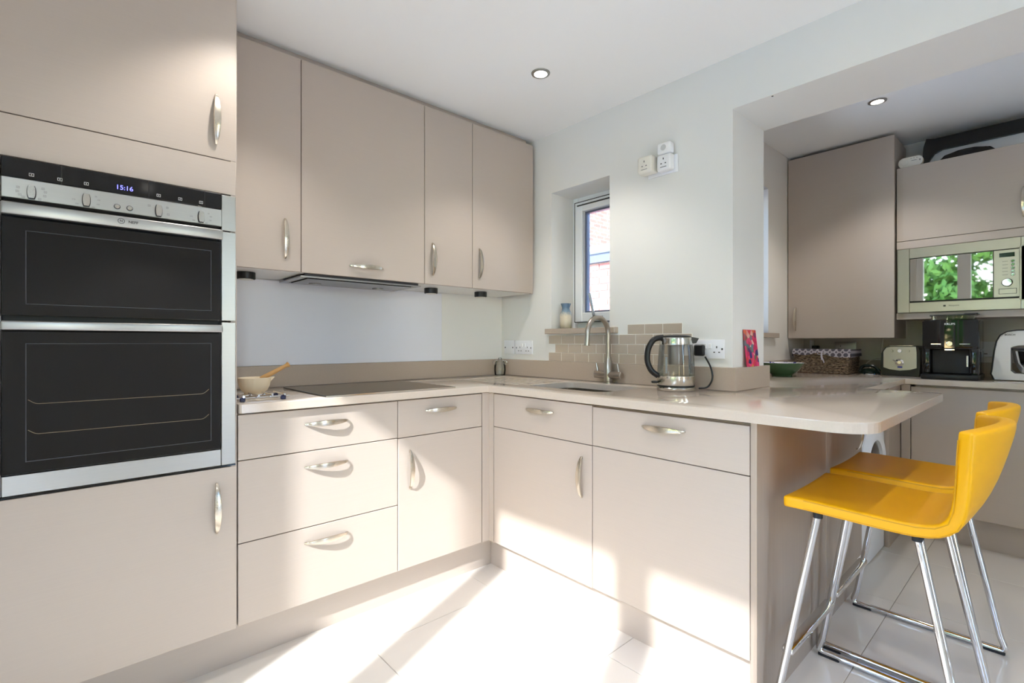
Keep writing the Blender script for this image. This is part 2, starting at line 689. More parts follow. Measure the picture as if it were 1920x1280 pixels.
# alcove walls
VX0, VX1, VZ0, VZ1 = 0.62, 1.362, 1.17, 2.135
bm = B()
bx(bm, TH, VX0, YA, YA + .3, 0, ZC2 + .1)
bx(bm, VX1, XF + .2, YA, YA + .3, 0, ZC2 + .1)
bx(bm, VX0, VX1, YA, YA + .3, 0, VZ0)
bx(bm, VX0, VX1, YA, YA + .3, VZ1, ZC2 + .1)
struct('wall_alcove_left', bm, 'wall_alcove', 'side room wall with a narrow bright window')
struct('wall_alcove_back', bx(B(), XF, XF + .2, YR, YA + .3, 0, ZC2 + .1), 'wall_alcove', 'side room wall behind the worktop appliances')
sc_dot = part('screw_hole', lathe(B(), [(0.004, 0), (0.004, 0.001)], (0.012, -1.67, SOF - .001), 10), 'print_dark', wr)


# ---- windows
def frame_ring(bm, axis, a0, a1, u0, u1, z0, z1, w, bev=0.004):
    """rectangular ring: thickness a0..a1 on axis, spans u0..u1 (other horizontal axis), z0..z1, bar width w"""
    for (p0, p1, q0, q1) in ((u0, u0 + w, z0, z1), (u1 - w, u1, z0, z1), (u0 + w, u1 - w, z0, z0 + w), (u0 + w, u1 - w, z1 - w, z1)):
        if axis == 'X':
            bx(bm, a0, a1, p0, p1, q0, q1, bev, 1)
        else:
            bx(bm, p0, p1, a0, a1, q0, q1, bev, 1)
    return bm


w1 = struct('window_1', frame_ring(B(), 'X', .19, .25, WY1, WY0, WZ0 + .002, WZ1, .042), 'upvc', 'small white casement window above the sink')
bm = frame_ring(B(), 'X', .165, .235, WY1 + .036, WY0 - .036, WZ0 + .04, WZ1 - .036, .058)
part('sash', bm, 'upvc', w1, smooth=False)
part('gasket', frame_ring(B(), 'X', .1635, .1648, WY1 + .036, WY0 - .036, WZ0 + .040, WZ1 - .036, .0045, 0), 'gasket', w1, 'thin black seal around the sash', smooth=False)
part('glazing_spacer', frame_ring(B(), 'X', .195, .225, WY1 + .093, WY0 - .093, WZ0 + .097, WZ1 - .093, .012, 0), 'spacer', w1, smooth=False)
part('pane', bx(B(), .205, .209, WY1 + .09, WY0 - .09, WZ0 + .094, WZ1 - .09), 'window_glass', w1, smooth=False)
part('trickle_vent', bx(B(), .158, .165, WY1 + .06, WY0 - .06, WZ1 - .062, WZ1 - .056), 'dark_grey', w1, smooth=False)
hb = B()
bx(hb, .145, .165, -.70, -.655, WZ0 + .052, WZ0 + .076, .004)
wh = part('window_handle', hb, 'steel', w1, 'grey lever handle standing open')
hb = tube(B(), round_path([(.15, -.672, WZ0 + .064), (.115, -.672, WZ0 + .068), (.085, -.664, WZ0 + .20)], .02), .0075, 10)
part('lever', hb, 'steel', wh)
part('window_sill', bx(B(), -.035, .17, -.922, -.425, 1.157, 1.187, .002, 1), 'stone_satin', w1, 'taupe stone sill board')

w2 = struct('window_2', frame_ring(B(), 'Y', YA + .15, YA + .21, VX0, VX1, VZ0, VZ1, .06), 'upvc', 'narrow bright window in the side room')
part('pane', bx(B(), VX0 + .05, VX1 - .05, YA + .18, YA + .184, VZ0 + .05, VZ1 - .05), 'window_glass', w2, smooth=False)
part('added_white_lining', bx(B(), VX1 - .004, VX1 - .0005, YA + .001, YA + .149, VZ0 + .001, VZ1 - .001), 'upvc', w2, smooth=False)  # white skin added to the jamb so it reads as brightly daylit
part('window_sill', bx(B(), VX0 - .05, VX1 + .11, YA - .03, YA + .14, VZ0 - .03, VZ0, .002, 1), 'stone_satin', w2)

# glazed doors in the left wall (three lights)
bm = B()
X0, X1 = XL - .08, XL - .02
panes = [(-1.570, -1.2295), (-2.374, -1.699), (-2.88, -2.516)]
ys = [DY1] + [v for p in panes[::-1] for v in p] + [DY0]
for k in range(0, len(ys), 2):
    bx(bm, X0, X1, ys[k], ys[k + 1], 0, DZ1, .004, 1)
for p in panes:
    bx(bm, X0, X1, p[0], p[1], 0, .14, .004, 1)
    bx(bm, X0, X1, p[0], p[1], 2.244, DZ1, .004, 1)
d1 = struct('door_1', bm, 'upvc', 'white glazed garden doors in three lights')
for p in panes:
    part('pane', bx(B(), XL - .052, XL - .048, p[0], p[1], .14, 2.244), 'window_glass', d1, smooth=False)

for k, (a, b, c, d_) in enumerate(REAR_FILL):
    wd = struct('window_%d' % (3 + k), frame_ring(B(), 'Y', YR - .09, YR - .03, a, b, c, d_, .06), 'upvc', 'white glazed panel added in the unseen rear wall for fill daylight')
    part('pane', bx(B(), a + .05, b - .05, YR - .062, YR - .058, c + .05, d_ - .05), 'window_glass', wd, smooth=False)

# ------------------------------------------------------------------ outside
struct('ground_outside', bx(B(), -16, 14, -14, 12, -.3, -.1), 'patio')
lw = solo('lawn', bx(B(), -14, -6.3, -9, 5, -.0995, -.06), 'lawn', 'green garden lawn outside the glazed doors', 'lawn')


def hedge(name, cx, cyy, sx, sy, h, label):
    """a leafy mass: blobs of small leaf blades, each leaf its own folded quad"""
    vs_, fs = [], []
    rnd = random.Random(name)
    for _ in range(120):
        c = Vector((cx + rnd.uniform(-.45, .45) * sx, cyy + rnd.uniform(-.48, .48) * sy, rnd.uniform(.1, .88) * h - .05))
        r = rnd.uniform(.35, .62)
        for _ in range(260):
            n = Vector((rnd.gauss(0, 1), rnd.gauss(0, 1), rnd.gauss(0, 1))).normalized()
            p = c + n * r * rnd.uniform(.7, 1.05)
            if p.z < .16:
                continue
            a = Vector((rnd.gauss(0, 1), rnd.gauss(0, 1), rnd.gauss(0, 1))).cross(n).normalized()
            b = n.cross(a) + n * rnd.uniform(-.5, .5)
            L, W = rnd.uniform(.07, .13), rnd.uniform(.03, .05)
            i = len(vs_)
            vs_.extend([p - a * L, p + b * W, p + a * L, p - b * W])
            fs.append((i, i + 1, i + 2, i + 3))
    me = bpy.data.meshes.new(name)
    me.from_pydata([v - Vector((cx, cyy, 0)) for v in vs_], [], fs)
    me.materials.append(M['foliage'])
    root = thing(name, label, 'hedge', (cx, cyy, -.058), 0.0)
    o = bpy.data.objects.new('foliage', me)
    COL.objects.link(o)
    o.parent = root
    o.location = (0, 0, .058)
    o['kind'] = 'stuff'
    bm = B()
    for k in range(5):
        y = (k - 2) / 5 * sy
        tube(bm, [(0, y, .02), (.03, y + .05, h * .45), (-.02, y - .04, h * .8)], .06, 8, rs=[.07, .05, .02])
    part('stems', bm, 'bark', root)
    return root


hedge('garden_hedge', -8.8, -3.6, 1.6, 6.4, 4.5, 'dense green hedge at the end of the garden')
hedge('garden_bush', -8.0, 1.9, 1.8, 3.4, 2.9, 'rounded green bush beside the garden hedge')

nw = solo('garage_wall', bx(B(), 2.115, 2.32, -.2, 2.6, -.1, 1.955), 'brick_mortar', 'sunlit red brick garage wall seen through the sink window', 'brick wall')
WORLD_ROOT[nw.name] = tuple(nw.location)
bms = [to_mesh('brick', bx(B(), -.01, .012, -.1075, .1075, -.0325, .0325, .002, 1), 'brick_%d' % k, False) for k in range(4)]
for row in range(14):
    for k in range(7):
        o = bpy.data.objects.new('brick', random.choice(bms))
        COL.objects.link(o)
        o.parent = nw
        o.location = Vector((2.112, .28 + k * .225 + (.1125 if row % 2 else 0), 1.915 - row * .075)) - Vector(nw.location)
gr = thing('garage_roof', 'grey gutter and lead-flashed roof edge on top of the brick garage', 'roof', (2.4, 1.2, 1.955))
part('fascia', bx(B(), 2.06, 2.12, -.2, 2.6, 1.957, 2.075), 'fascia_grey', gr, smooth=False)
part('gutter', tube(B(), [(2.05, -.2, 2.075), (2.05, 2.6, 2.075)], .028, 10), 'lead_grey', gr)
part('flashing', extrude_poly(B(), [(2.03, 2.09), (3.4, 2.44), (3.4, 2.47), (2.03, 2.12)], 'Y', -.2, 2.6), 'lead_grey', gr, smooth=False)
solo('neighbour_house', bx(B(), 2.6, 9.5, 3.8, 4.3, -.1, 6.2), 'brick_far', 'upper sunlit orange brick house wall behind the garage roof', 'house', smooth=False)


# ------------------------------------------------------------------ handles
def handle_mesh(L=0.165):
    bm = B()
    n = 20
    secs = []
    for i in range(n + 1):
        t = -1 + 2 * i / n
        x = t * L / 2
        p = .004 + .025 * max(0, math.cos(t * PI / 2)) ** .62
        w = .0028 + .0082 * max(0, 1 - t * t) ** .8
        th = .0042
        secs.append([bm.verts.new((x, -w, p - th)), bm.verts.new((x, w, p - th)),
                     bm.verts.new((x, w * .86, p)), bm.verts.new((x, 0, p + .0012)), bm.verts.new((x, -w * .86, p))])
    for a, b in zip(secs, secs[1:]):
        for k in range(5):
            j = (k + 1) % 5
            bm.faces.new((a[k], b[k], b[j], a[j]))
    bm.faces.new(secs[0]); bm.faces.new(secs[-1][::-1])
    for s in (-1, 1):
        bx(bm, s * (L / 2 - .006) - .005, s * (L / 2 - .006) + .005, -.003, .003, -.001, .006, .001, 1)
    bmesh.ops.recalc_face_normals(bm, faces=bm.faces[:])
    return to_mesh('handle', bm, 'nickel', True)


H_ME = handle_mesh()


def handle(parent, p, face, vertical):
    """bow handle on a door: p its centre on the door face; face '-y' or '-x'"""
    o = bpy.data.objects.new('handle', H_ME)
    COL.objects.link(o)
    o.parent = parent
    z = Vector((0, -1, 0)) if face == '-y' else Vector((-1, 0, 0))
    x = Vector((0, 0, 1)) if vertical else (Vector((1, 0, 0)) if face == '-y' else Vector((0, -1, 0)))
    y = z.cross(x)
    m = Matrix((x, y, z)).transposed().to_4x4()
    m.translation = Vector(p)
    o.matrix_local = m
    o['label'] = 'brushed nickel bow handle'
    return o


FA = -0.60        # front plane of the back run
FB = -0.60        # front plane of the right run
G = 0.0015


def front_y(name, parent, x0, x1, z0, z1, yf=FA, m='taupe', th=.02):
    return part(name, bx(B(), x0 + G, x1 - G, yf, yf + th, z0 + G, z1 - G, .0012, 1), m, parent, smooth=False)


def front_x(name, parent, y0, y1, z0, z1, xf=FB, m='taupe', th=.02):
    return part(name, bx(B(), xf, xf + th, y0 + G, y1 - G, z0 + G, z1 - G, .0012, 1), m, parent, smooth=False)


# ------------------------------------------------------------------ back run, base
AX0, AX1, AX2 = -1.692, -1.092, -0.643
t = thing('drawer_cabinet', 'taupe three-drawer base cabinet under the hob, beside the oven tower', 'cabinet', (-1.392, -.3, .15))
part('carcass', bx(B(), AX0 + .001, AX1 - .001, FA + .022, -.022, .15, .866), 'taupe', t, smooth=False)
for z0, z1, hz in ((.708, .864, .808), (.428, .708, .65), (.15, .428, .372)):
    d = front_y('drawer_front', t, AX0, AX1, z0, z1)
    handle(d, (-1.391, FA, hz), '-y', False)
t = thing('drawer_and_door_cabinet', 'taupe base cabinet with one drawer over one door, left of the corner', 'cabinet', (-.868, -.3, .15))
part('carcass', bx(B(), AX1 + .001, AX2 - .001, FA + .022, -.022, .15, .866), 'taupe', t, smooth=False)
d = front_y('drawer_front', t, AX1, AX2, .706, .864)
handle(d, (-.876, FA, .811), '-y', False)
d = front_y('door', t, AX1, AX2, .15, .706)
handle(d, (-1.035, FA, .568), '-y', True)

bm = B()
bx(bm, AX2 + .002, FB, FA, FA + .02, .15, .866)
bx(bm, FB, FB + .02, -.634, FA + .02, .15, .866)
solo('corner_post', bm, 'taupe', 'narrow taupe filler post in the inner corner of the base cabinets', 'filler', smooth=False)

# ------------------------------------------------------------------ right run, base
BY0, BY1, BY2 = -0.636, -1.234, -1.832
t = thing('sink_cabinet', 'taupe base cabinet with drawer and door below the sink', 'cabinet', (-.3, -.93, .15))
bm = B()
for (a, b) in ((BY1 + .001, BY1 + .019), (BY0 - .019, BY0 - .001)):
    bx(bm, FB + .022, -.022, a, b, .15, .866)
bx(bm, FB + .022, -.022, BY1 + .019, BY0 - .019, .15, .168)
bx(bm, FB + .022, FB + .035, BY1 + .019, BY0 - .019, .168, .866)
part('carcass', bm, 'taupe', t, smooth=False)
d = front_x('drawer_front', t, BY1, BY0, .706, .864)
handle(d, (FB, -.946, .813), '-x', False)
d = front_x('door', t, BY1, BY0, .15, .706)
handle(d, (FB, -1.182, .574), '-x', True)
t = thing('dishwasher_cabinet', 'wide taupe panelled unit with one handle at the end of the run by the stools', 'cabinet', (-.3, -1.533, .15))
part('carcass', bx(B(), FB + .022, -.022, BY2 + .001, BY1 - .001, .15, .862), 'taupe', t, smooth=False)
d = front_x('drawer_front', t, BY2, BY1, .707, .859)
handle(d, (FB, -1.541, .812), '-x', False)
front_x('door', t, BY2, BY1, .152, .707)
solo('end_panel', bx(B(), FB - .002, .043, -1.852, BY2 - .002, 0.0, .868), 'taupe_grain', 'grained taupe end panel of the peninsula beside the stools', 'panel', smooth=False)
t = thing('peninsula_cabinet', 'grained taupe cabinet door under the breakfast bar behind the stools', 'cabinet', (.3, -1.6, .0))
part('carcass', bx(B(), .05, .552, -1.828, -1.56, .15, .866), 'carcass_dark', t, smooth=False)
d = part('door', bx(B(), .0465, .555, -1.852, -1.832, .15, .866, .0012, 1), 'taupe_grain', t, smooth=False)
handle(d, (.462, -1.852, .715), '-y', True)
part('plinth', bx(B(), .0465, .555, -1.835, -1.82, 0, .149), 'taupe_grain', t, smooth=False)

# ------------------------------------------------------------------ plinths
solo('plinth', bx(B(), -2.295, -.535, -.54, -.522, 0, .148), 'taupe', 'long taupe kickboard under the drawers and oven tower', 'kickboard', 'kitchen kickboards', smooth=False)
solo('plinth', bx(B(), -.54, -.522, -1.83, -.541, 0, .148), 'taupe', 'taupe kickboard under the sink cabinet run', 'kickboard', 'kitchen kickboards', smooth=False)

# ------------------------------------------------------------------ worktop
WT0, WT1 = .87, .90
F = .618


def arc(cx, cyy, r, a0, a1, n=8):
    return [(cx + r * math.cos(math.radians(a0 + (a1 - a0) * i / n)), cyy + r * math.sin(math.radians(a0 + (a1 - a0) * i / n))) for i in range(n + 1)]


PY = -2.135
outline = [(-1.69, -.001), (-.001, -.001), (-.001, OPY - .001), (TH + .001, OPY - .001), (TH + .001, YA - .001), (XF - .001, YA - .001),
           (XF - .001, -3.3), (1.445, -3.3), (1.445, -1.86), (.57, -1.86)]
outline += arc(.57 - .05, PY + .05, .05, 0, -90)
outline += arc(-F + .10, PY + .10, .10, -90, -180)
outline += [(-F, -F), (-1.684, -F), (-1.69, -F + .006)]
sink_hole = rrect(-.465, -.135, -1.175, -.715, .055)
grooves = [rrect(-.47 + k * .058, -.462 + k * .058, -.66, -.22, .0039, 3) for k in range(6)]
wt = thing('worktop', 'beige quartz worktop running round the corner to the rounded breakfast bar', 'worktop', (-.3, -1.0, .87))
bm = slab(B(), outline, [sink_hole], WT0, WT1 - .003)
part('slab', bm, 'stone', wt, smooth=False)
bm = slab(B(), outline, [sink_hole] + grooves, WT1 - .003, WT1, .0026, 2)
part('top_surface', bm, 'stone', wt, smooth=True)

# sink
sk = thing('sink', 'undermounted stainless steel sink bowl in front of the window', 'sink', (-.3, -.945, .70))
bm = B()
ring_o = rrect(-.475, -.125, -1.185, -.705, .06)
ring_b = rrect(-.455, -.145, -1.165, -.725, .06)
va = [bm.verts.new((p[0], p[1], .869)) for p in ring_o]
vb = [bm.verts.new((p[0], p[1], .725)) for p in ring_o]
vc = [bm.verts.new((p[0], p[1], .705)) for p in ring_b]
n = len(va)
for a, b in ((va, vb), (vb, vc)):
    for i in range(n):
        bm.faces.new((a[i], a[(i + 1) % n], b[(i + 1) % n], b[i]))
bm.faces.new(vc)
part('bowl', bm, 'steel_bright', sk)
part('drain', lathe(B(), [(.045, 0), (.045, .002), (.03, .003), (.02, .0015)], (-.3, -.945, .7055), 24), 'chrome', sk)

# upstands
up = thing('upstand', 'low beige quartz upstand along the wall behind hob, sink and kettle', 'upstand', (-.6, -.01, .90))
part('upstand_panel', bx(B(), -1.69, -.021, -.021, -.001, .9005, 1.0, .001, 1), 'stone_satin', up, smooth=False)
part('upstand_panel', bx(B(), -.021, -.001, OPY - .021, -.001, .9005, 1.0, .001, 1), 'stone_satin', up, smooth=False)
part('upstand_panel', bx(B(), -.0005, TH + .02, OPY - .021, OPY - .001, .9005, 1.0, .001, 1), 'stone_satin', up, smooth=False)
up = thing('upstand', 'low quartz upstand in the side room behind the bowl and appliances', 'upstand', (1.5, -1.16, .90))
part('upstand_panel', bx(B(), TH + .021, XF - .022, YA - .021, YA - .001, .9005, .985), 'stone_satin', up, smooth=False)
part('upstand_panel', bx(B(), XF - .021, XF - .001, -3.3, YA - .001, .9005, .985), 'stone_satin', up, smooth=False)

# splashback + tiles
solo('glass_splashback', bx(B(), -1.69, -.474, -.008, -.001, 1.0005, 1.396, .0015, 1), 'splash_glass', 'glossy white glass splashback behind the hob', 'splashback', smooth=False)
tile_me = to_mesh('wall_tile', bx(B(), -.0025, .0025, -.0486, .0486, -.0233, .0233, .0008, 1), 'wall_tile', False)
gb = B()
for z0, z1, y1, y0 in ((1.0, 1.049, -1.332, -.431), (1.049, 1.0985, -1.284, -.483), (1.0985, 1.149, -1.332, -.431), (1.149, 1.199, -1.284, -.983)):
    bx(gb, -.005, -.0005, y1, y0, z0 + .0005, z1)
part('grout', gb, 'wall_grout', wr, smooth=False)
for row, (zc, ys_, n) in enumerate(((1.0245, -.431, 9), (1.0735, -.483, 8), (1.1235, -.431, 9), (1.174, -.983, 3))):
    for k in range(n):
        o = bpy.data.objects.new('wall_tile', tile_me)
        COL.objects.link(o)
        o.parent = wr
        o.location = (-.0035, ys_ - .05 - .1 * k, zc)

# ------------------------------------------------------------------ oven tower
TX0, TX1 = -2.295, -1.695
t = thing('oven_tower_cabinet', 'tall taupe cabinet housing the double oven', 'cabinet', (-1.995, -.3, .15))
bm = B()
bx(bm, TX0, TX0 + .018, FA + .022, -.002, .15, 2.293)
bx(bm, TX1 - .018, TX1, FA + .001, -.002, .15, 2.293)
bx(bm, TX0 + .018, TX1 - .018, -.04, -.002, .15, 2.293)
bx(bm, TX0 + .018, TX1 - .018, FA + .022, -.04, 1.70, 1.72)
bx(bm, TX0 + .018, TX1 - .018, FA + .022, -.04, .672, .69)
part('carcass', bm, 'taupe', t, smooth=False)
part('top_filler', bx(B(), TX0, TX1, -.56, -.54, 2.293, ZC - .001), 'taupe', t, smooth=False)
d = front_y('door', t, TX0, TX1 - .001, 1.712, 2.293)
handle(d, (-1.756, FA, 1.839), '-y', True)
front_y('filler_panel', t, TX0, TX1 - .001, 1.598, 1.712)
d = front_y('door', t, TX0, TX1 - .001, .146, .696)
handle(d, (-1.754, FA, .564), '-y', True)

ov = thing('double_oven', 'built-in stainless steel double oven with black glass doors', 'oven', (-1.995, -.3, .70))
OX0, OX1 = -2.290, -1.699
GX0, GX1 = -2.246, -1.742
OF = -.604
bm = B()
bx(bm, OX0 + .02, OX1 - .02, -.575, -.06, .706, 1.59)
part('body', bm, 'oven_cavity', ov, smooth=False)
bm = B()
bx(bm, OX0, GX0 - .001, OF, -.576, .703, 1.476, .0015, 1)
bx(bm, GX1 + .001, OX1, OF, -.576, .703, 1.174, .0015, 1)
bx(bm, GX1 + .001, OX1, OF, -.576, 1.180, 1.474, .0015, 1)
bx(bm, GX1 + .001, OX1, OF, -.576, 1.478, 1.595, .0015, 1)
bx(bm, OX0, GX0 - .001, OF, -.576, 1.478, 1.595, .0015, 1)
bx(bm, GX0, GX1, OF, -.576, .703, .757, .0015, 1)
part('frame', bm, 'steel', ov, 'brushed steel surround', smooth=False)
part('bottom_trim', bx(B(), OX0, OX1, -.603, -.58, .6975, .7025), 'black_gloss', ov, smooth=False)
fa = part('control_panel', bx(B(), GX0, GX1, -.612, -.576, 1.488, 1.5425, .0015, 1), 'steel', ov, 'brushed steel control strip', smooth=False)
ds = part('display_panel', bx(B(), GX0, GX1, -.612, -.576, 1.543, 1.595, .0015, 1), 'black_gloss', ov, 'black glass clock strip', smooth=False)
text_part('clock_digits', '15:16', .0185, (-1.993, -.6126, 1.561), ROT_A, 'clock_blue', ds)
for x in (-2.130, -1.935, -1.79):
    part('strip_joint', bx(B(), x - .0012, x + .0012, -.6124, -.6119, 1.5435, 1.5945), 'black_plastic', ds, smooth=False)


def icon(bm, x, z, s, y=-.6126):
    w = s * .09
    for (a, b, c, d_) in ((-.5, .5, .3, .3 + .12), (-.5, .5, -.42, -.3), (-.5, -.4, -.42, .42), (.4, .5, -.42, .42)):
        bx(bm, x + a * s, x + b * s, y, y + .0004, z + c * s, z + d_ * s)
    bx(bm, x - .12 * s, x + .12 * s, y, y + .0004, z - .1 * s, z + .1 * s)


for x in (-2.189, -2.133, -2.078, -1.911, -1.856, -1.80):
    bm = B()
    icon(bm, x, 1.556, .010)
    part('display_symbol', bm, 'print_light', ds, smooth=False)
for x, rr in ((-2.189, .026), (-1.911, .0255)):
    for a in ((35, 10, -20, -55, -90, -125, 160, 190, 215) if x < -2 else (35, -25, 150)):
        bm = B()
        icon(bm, x + rr * math.cos(math.radians(a)) * 1.05, 1.511 + rr * .8 * math.sin(math.radians(a)), .0062)
        part('printed_symbol', bm, 'print_grey', fa, smooth=False)
for x in (-2.078, -1.80):
    for s_, a in (('50', 40), ('100', 12), ('150', -22), ('200', -58), ('230', -98), ('250', 222), ('275', 188)):
        text_part('dial_number', s_, .0052, (x + .027 * math.cos(math.radians(a)), -.6126, 1.510 + .021 * math.sin(math.radians(a))), ROT_A, 'print_grey', fa)
for x in (-2.189, -2.078, -1.911, -1.80):
    pts = [(x + .0078 * sx * (1 - .35 * abs(k / 5.0) ** 2.5), 1.509 + .0165 * k / 5.0) for sx, rng in ((1, range(-5, 6)), (-1, range(5, -6, -1))) for k in rng]
    pts2 = [(x + (p[0] - x) * 1.22, 1.509 + (p[1] - 1.509) * 1.1) for p in pts]
    part('knob_surround', extrude_poly(B(), pts2, 'Y', -.6135, -.612), 'dark_grey', fa, smooth=False)
    part('knob', extrude_poly(B(), pts, 'Y', -.622, -.6135), 'steel_bright', fa, smooth=False)
for x in (-2.010, -1.981):
    part('button_ring', lathe(B(), [(.0078, 0), (.0078, .0015)], (x, -.612, 1.504), 20, 'Y'), 'dark_grey', fa)
    part('button', lathe(B(), [(.0062, 0), (.0062, .003), (.005, .004)], (x, -.6135, 1.504), 20, 'Y'), 'steel_bright', fa)

for nm, z0, z1, hz0, hz1, lab in (('upper_door', 1.180, 1.482, 1.442, 1.474, 'upper black glass oven door'), ('lower_door', .759, 1.166, 1.141, 1.165, 'lower black glass oven door')):
    dr = part(nm, bx(B(), GX0, GX1, -.606, -.577, z0, hz0 - .002, .002, 1), 'black_glass', ov, lab, smooth=False)
    bm = B()
    bx(bm, GX0, GX1, -.634, -.612, hz0, hz1, .004, 3)
    for x in (GX0 + .04, GX1 - .04):
        bx(bm, x - .012, x + .012, -.613, -.605, hz0 + .004, hz1 - .006)
    bar = part('door_handle', bm, 'steel', dr, 'full-width brushed steel handle bar')
    # inner window edge behind the glass, only a faint rim on its surface
    bm = B()
    fr = ((GX0 + .045, GX1 - .028, z0 + .03, hz0 - .035),)
    for (a, b, c, d_) in fr:
        frame_ring(bm, 'Y', -.6064, -.6059, a, b, c, d_, .0022, 0)
    part('window_outline', bm, 'dark_grey', dr, smooth=False)
    if nm == 'upper_door':
        text_part('maker_name', 'NEFF', .0105, (-1.974, -.6346, 1.459), ROT_A, 'print_dark', bar, bold=True)
        bm = B()
        tube(bm, [(-2.002 + .0075 * math.cos(a), -.6344, 1.4595 + .0075 * math.sin(a)) for a in [2 * PI * i / 20 for i in range(20)]], .0007, 6, closed=True)
        part('maker_emblem', bm, 'print_dark', bar)
        text_part('emblem_letter', 'N', .0085, (-2.002, -.6346, 1.4595), ROT_A, 'print_dark', bar, bold=True)
    else:
        for zz in (.862, .943):
            bm = tube(B(), round_path([(GX0 + .05, -.6062, zz + .012), (GX0 + .065, -.6062, zz), (GX1 - .05, -.6062, zz), (GX1 - .035, -.6062, zz + .014)], .008), .0009, 6)
            part('oven_shelf', bm, 'shelf_wire', dr, 'faint wire shelf seen through the glass')

# ------------------------------------------------------------------ wall cabinets on the back wall
UZ0, UZ1, UY = 1.400, 2.293, -.33


def wall_unit(name, label, x0, x1, hp, vert, under=True):
    t = thing(name, label, 'cabinet', ((x0 + x1) / 2, -.16, UZ0))
    bm = B()
    bx(bm, x0 + .0008, x0 + .018, UY + .022, -.002, UZ0 + .0005, UZ1)
    bx(bm, x1 - .018, x1 - .0008, UY + .022, -.002, UZ0 + .0005, UZ1)
    bx(bm, x0 + .018, x1 - .018, UY + .022, -.002, UZ1 - .018, UZ1)
    bx(bm, x0 + .018, x1 - .018, -.02, -.002, UZ0 + .03, UZ1 - .018)
    if under:
        bx(bm, x0 + .018, x1 - .018, UY + .022, -.002, UZ0 + .0005, UZ0 + .018)
    part('carcass', bm, 'carcass_white', t, 'white cabinet body', smooth=False)
    part('top_filler', bx(B(), x0, x1, UY + .05, UY + .07, UZ1 + .0005, ZC - .001), 'taupe', t, smooth=False)
    d = front_y('door', t, x0, x1, UZ0, UZ1, UY)
    handle(d, (hp[0], UY, hp[1]), '-y', vert)
    return t


wall_unit('wall_cabinet', 'narrow taupe wall cabinet next to the oven tower', -1.692, -1.392, (-1.457, 1.533), True)
wall_unit('hood_cabinet', 'widest taupe wall cabinet over the hob, horizontal handle at its bottom', -1.392, -.793, (-1.102, 1.451), False, under=False)
wall_unit('wall_cabinet', 'narrowest taupe wall cabinet right of the hood', -.793, -.493, (-.747, 1.528), True)
wu = wall_unit('wall_cabinet', 'taupe wall cabinet in the corner by the window wall', -.493, -.046, (-.447, 1.538), True)
part('end_filler', bx(B(), -.0455, -.033, UY + .004, -.002, UZ0, UZ1), 'taupe', wu, smooth=False)

hd = thing('cooker_hood', 'grey glass cooker hood set into the underside of the wide wall cabinet', 'cooker hood', (-1.09, -.17, 1.385))
part('body', bx(B(), -1.37, -.815, -.305, -.03, 1.392, 1.46), 'dark_grey', hd, smooth=False)
bm = frame_ring(B(), 'Y', 0, .006, 0, 1, 0, 1, .1, 0)
bm.free()
bm = B()
for (a, b, c, d_) in ((-1.385, -.80, -.306, -.290), (-1.385, -.80, -.05, -.02), (-1.385, -1.355, -.29, -.05), (-.83, -.80, -.29, -.05)):
    bx(bm, a, b, c, d_, 1.386, 1.3915)
part('trim_frame', bm, 'steel', hd, smooth=False)
part('glass_panel', bx(B(), -1.345, -.84, -.28, -.06, 1.383, 1.3915, .001, 1), 'hob_glass', hd, smooth=False)
for x in (-1.25, -.93):
    part('hood_lamp', lathe(B(), [(.028, 0), (.028, .003)], (x, -.10, 1.3798), 20), 'steel', hd)

for i, (x, y, lab) in enumerate(((-1.566, -.184, 'round black under-cabinet light nearest the oven tower'),
                                 (-.66, -.18, 'round black under-cabinet light right of the cooker hood'),
                                 (-.335, -.20, 'round black under-cabinet light nearest the window wall'))):
    t = thing('puck_light', lab, 'light', (x, y, 1.383), group='under-cabinet puck lights')
    part('housing', lathe(B(), [(.034, -.012), (.036, -.009), (.036, .0165), (.034, .017)], (x, y, 1.383), 28), 'black_plastic', t)
    part('lens', lathe(B(), [(.028, -.014), (.028, -.0121)], (x, y, 1.383), 28), 'cream_plastic', t)

# ------------------------------------------------------------------ hob
hb_ = thing('induction_hob', 'flat black glass hob set on the worktop', 'hob', (-1.1, -.35, .90))
part('glass', bx(B(), -1.394, -.80, -.600, -.104, .9005, .906, .002, 2), 'hob_glass', hb_, smooth=False)
part('front_trim', bx(B(), -1.394, -.80, -.6035, -.6002, .9005, .906), 'steel_bright', hb_, smooth=False)

# ------------------------------------------------------------------ tap
tx, ty = -.062, -.905
tp = thing('mixer_tap', 'brushed nickel swan-neck mixer tap with two levers behind the sink', 'tap', (tx, ty, .90))
part('base', lathe(B(), [(.027, .0005), (.027, .006), (.021, .010), (.021, .11), (.0165, .118), (.0165, .135)], (tx, ty, .90), 28), 'tap_nickel', tp)
pts = [(tx, ty, 1.03), (tx, ty, 1.08)]
R_ = .083
zc_ = 1.150
for i in range(15):
    a = math.radians(0 + 178 * i / 14)
    pts.append((tx - R_ + R_ * math.cos(a), ty, zc_ + R_ * math.sin(a)))
pts.append((tx - 2 * R_ - .004, ty, 1.105))
part('spout', tube(B(), pts, .0125, 18), 'tap_nickel', tp)
part('spout_tip', tube(B(), [(tx - 2 * R_ - .004, ty, 1.112), (tx - 2 * R_ - .006, ty, 1.092)], .0137, 18), 'tap_nickel', tp)
u = Vector((0, -1, 0))
c0 = Vector((tx, ty, .942))
part('crossbar', tube(B(), [c0 - u * .084, c0 - u * .08, c0 + u * .08, c0 + u * .084], .0, 20, rs=[.014, .019, .019, .014]), 'tap_nickel', tp)
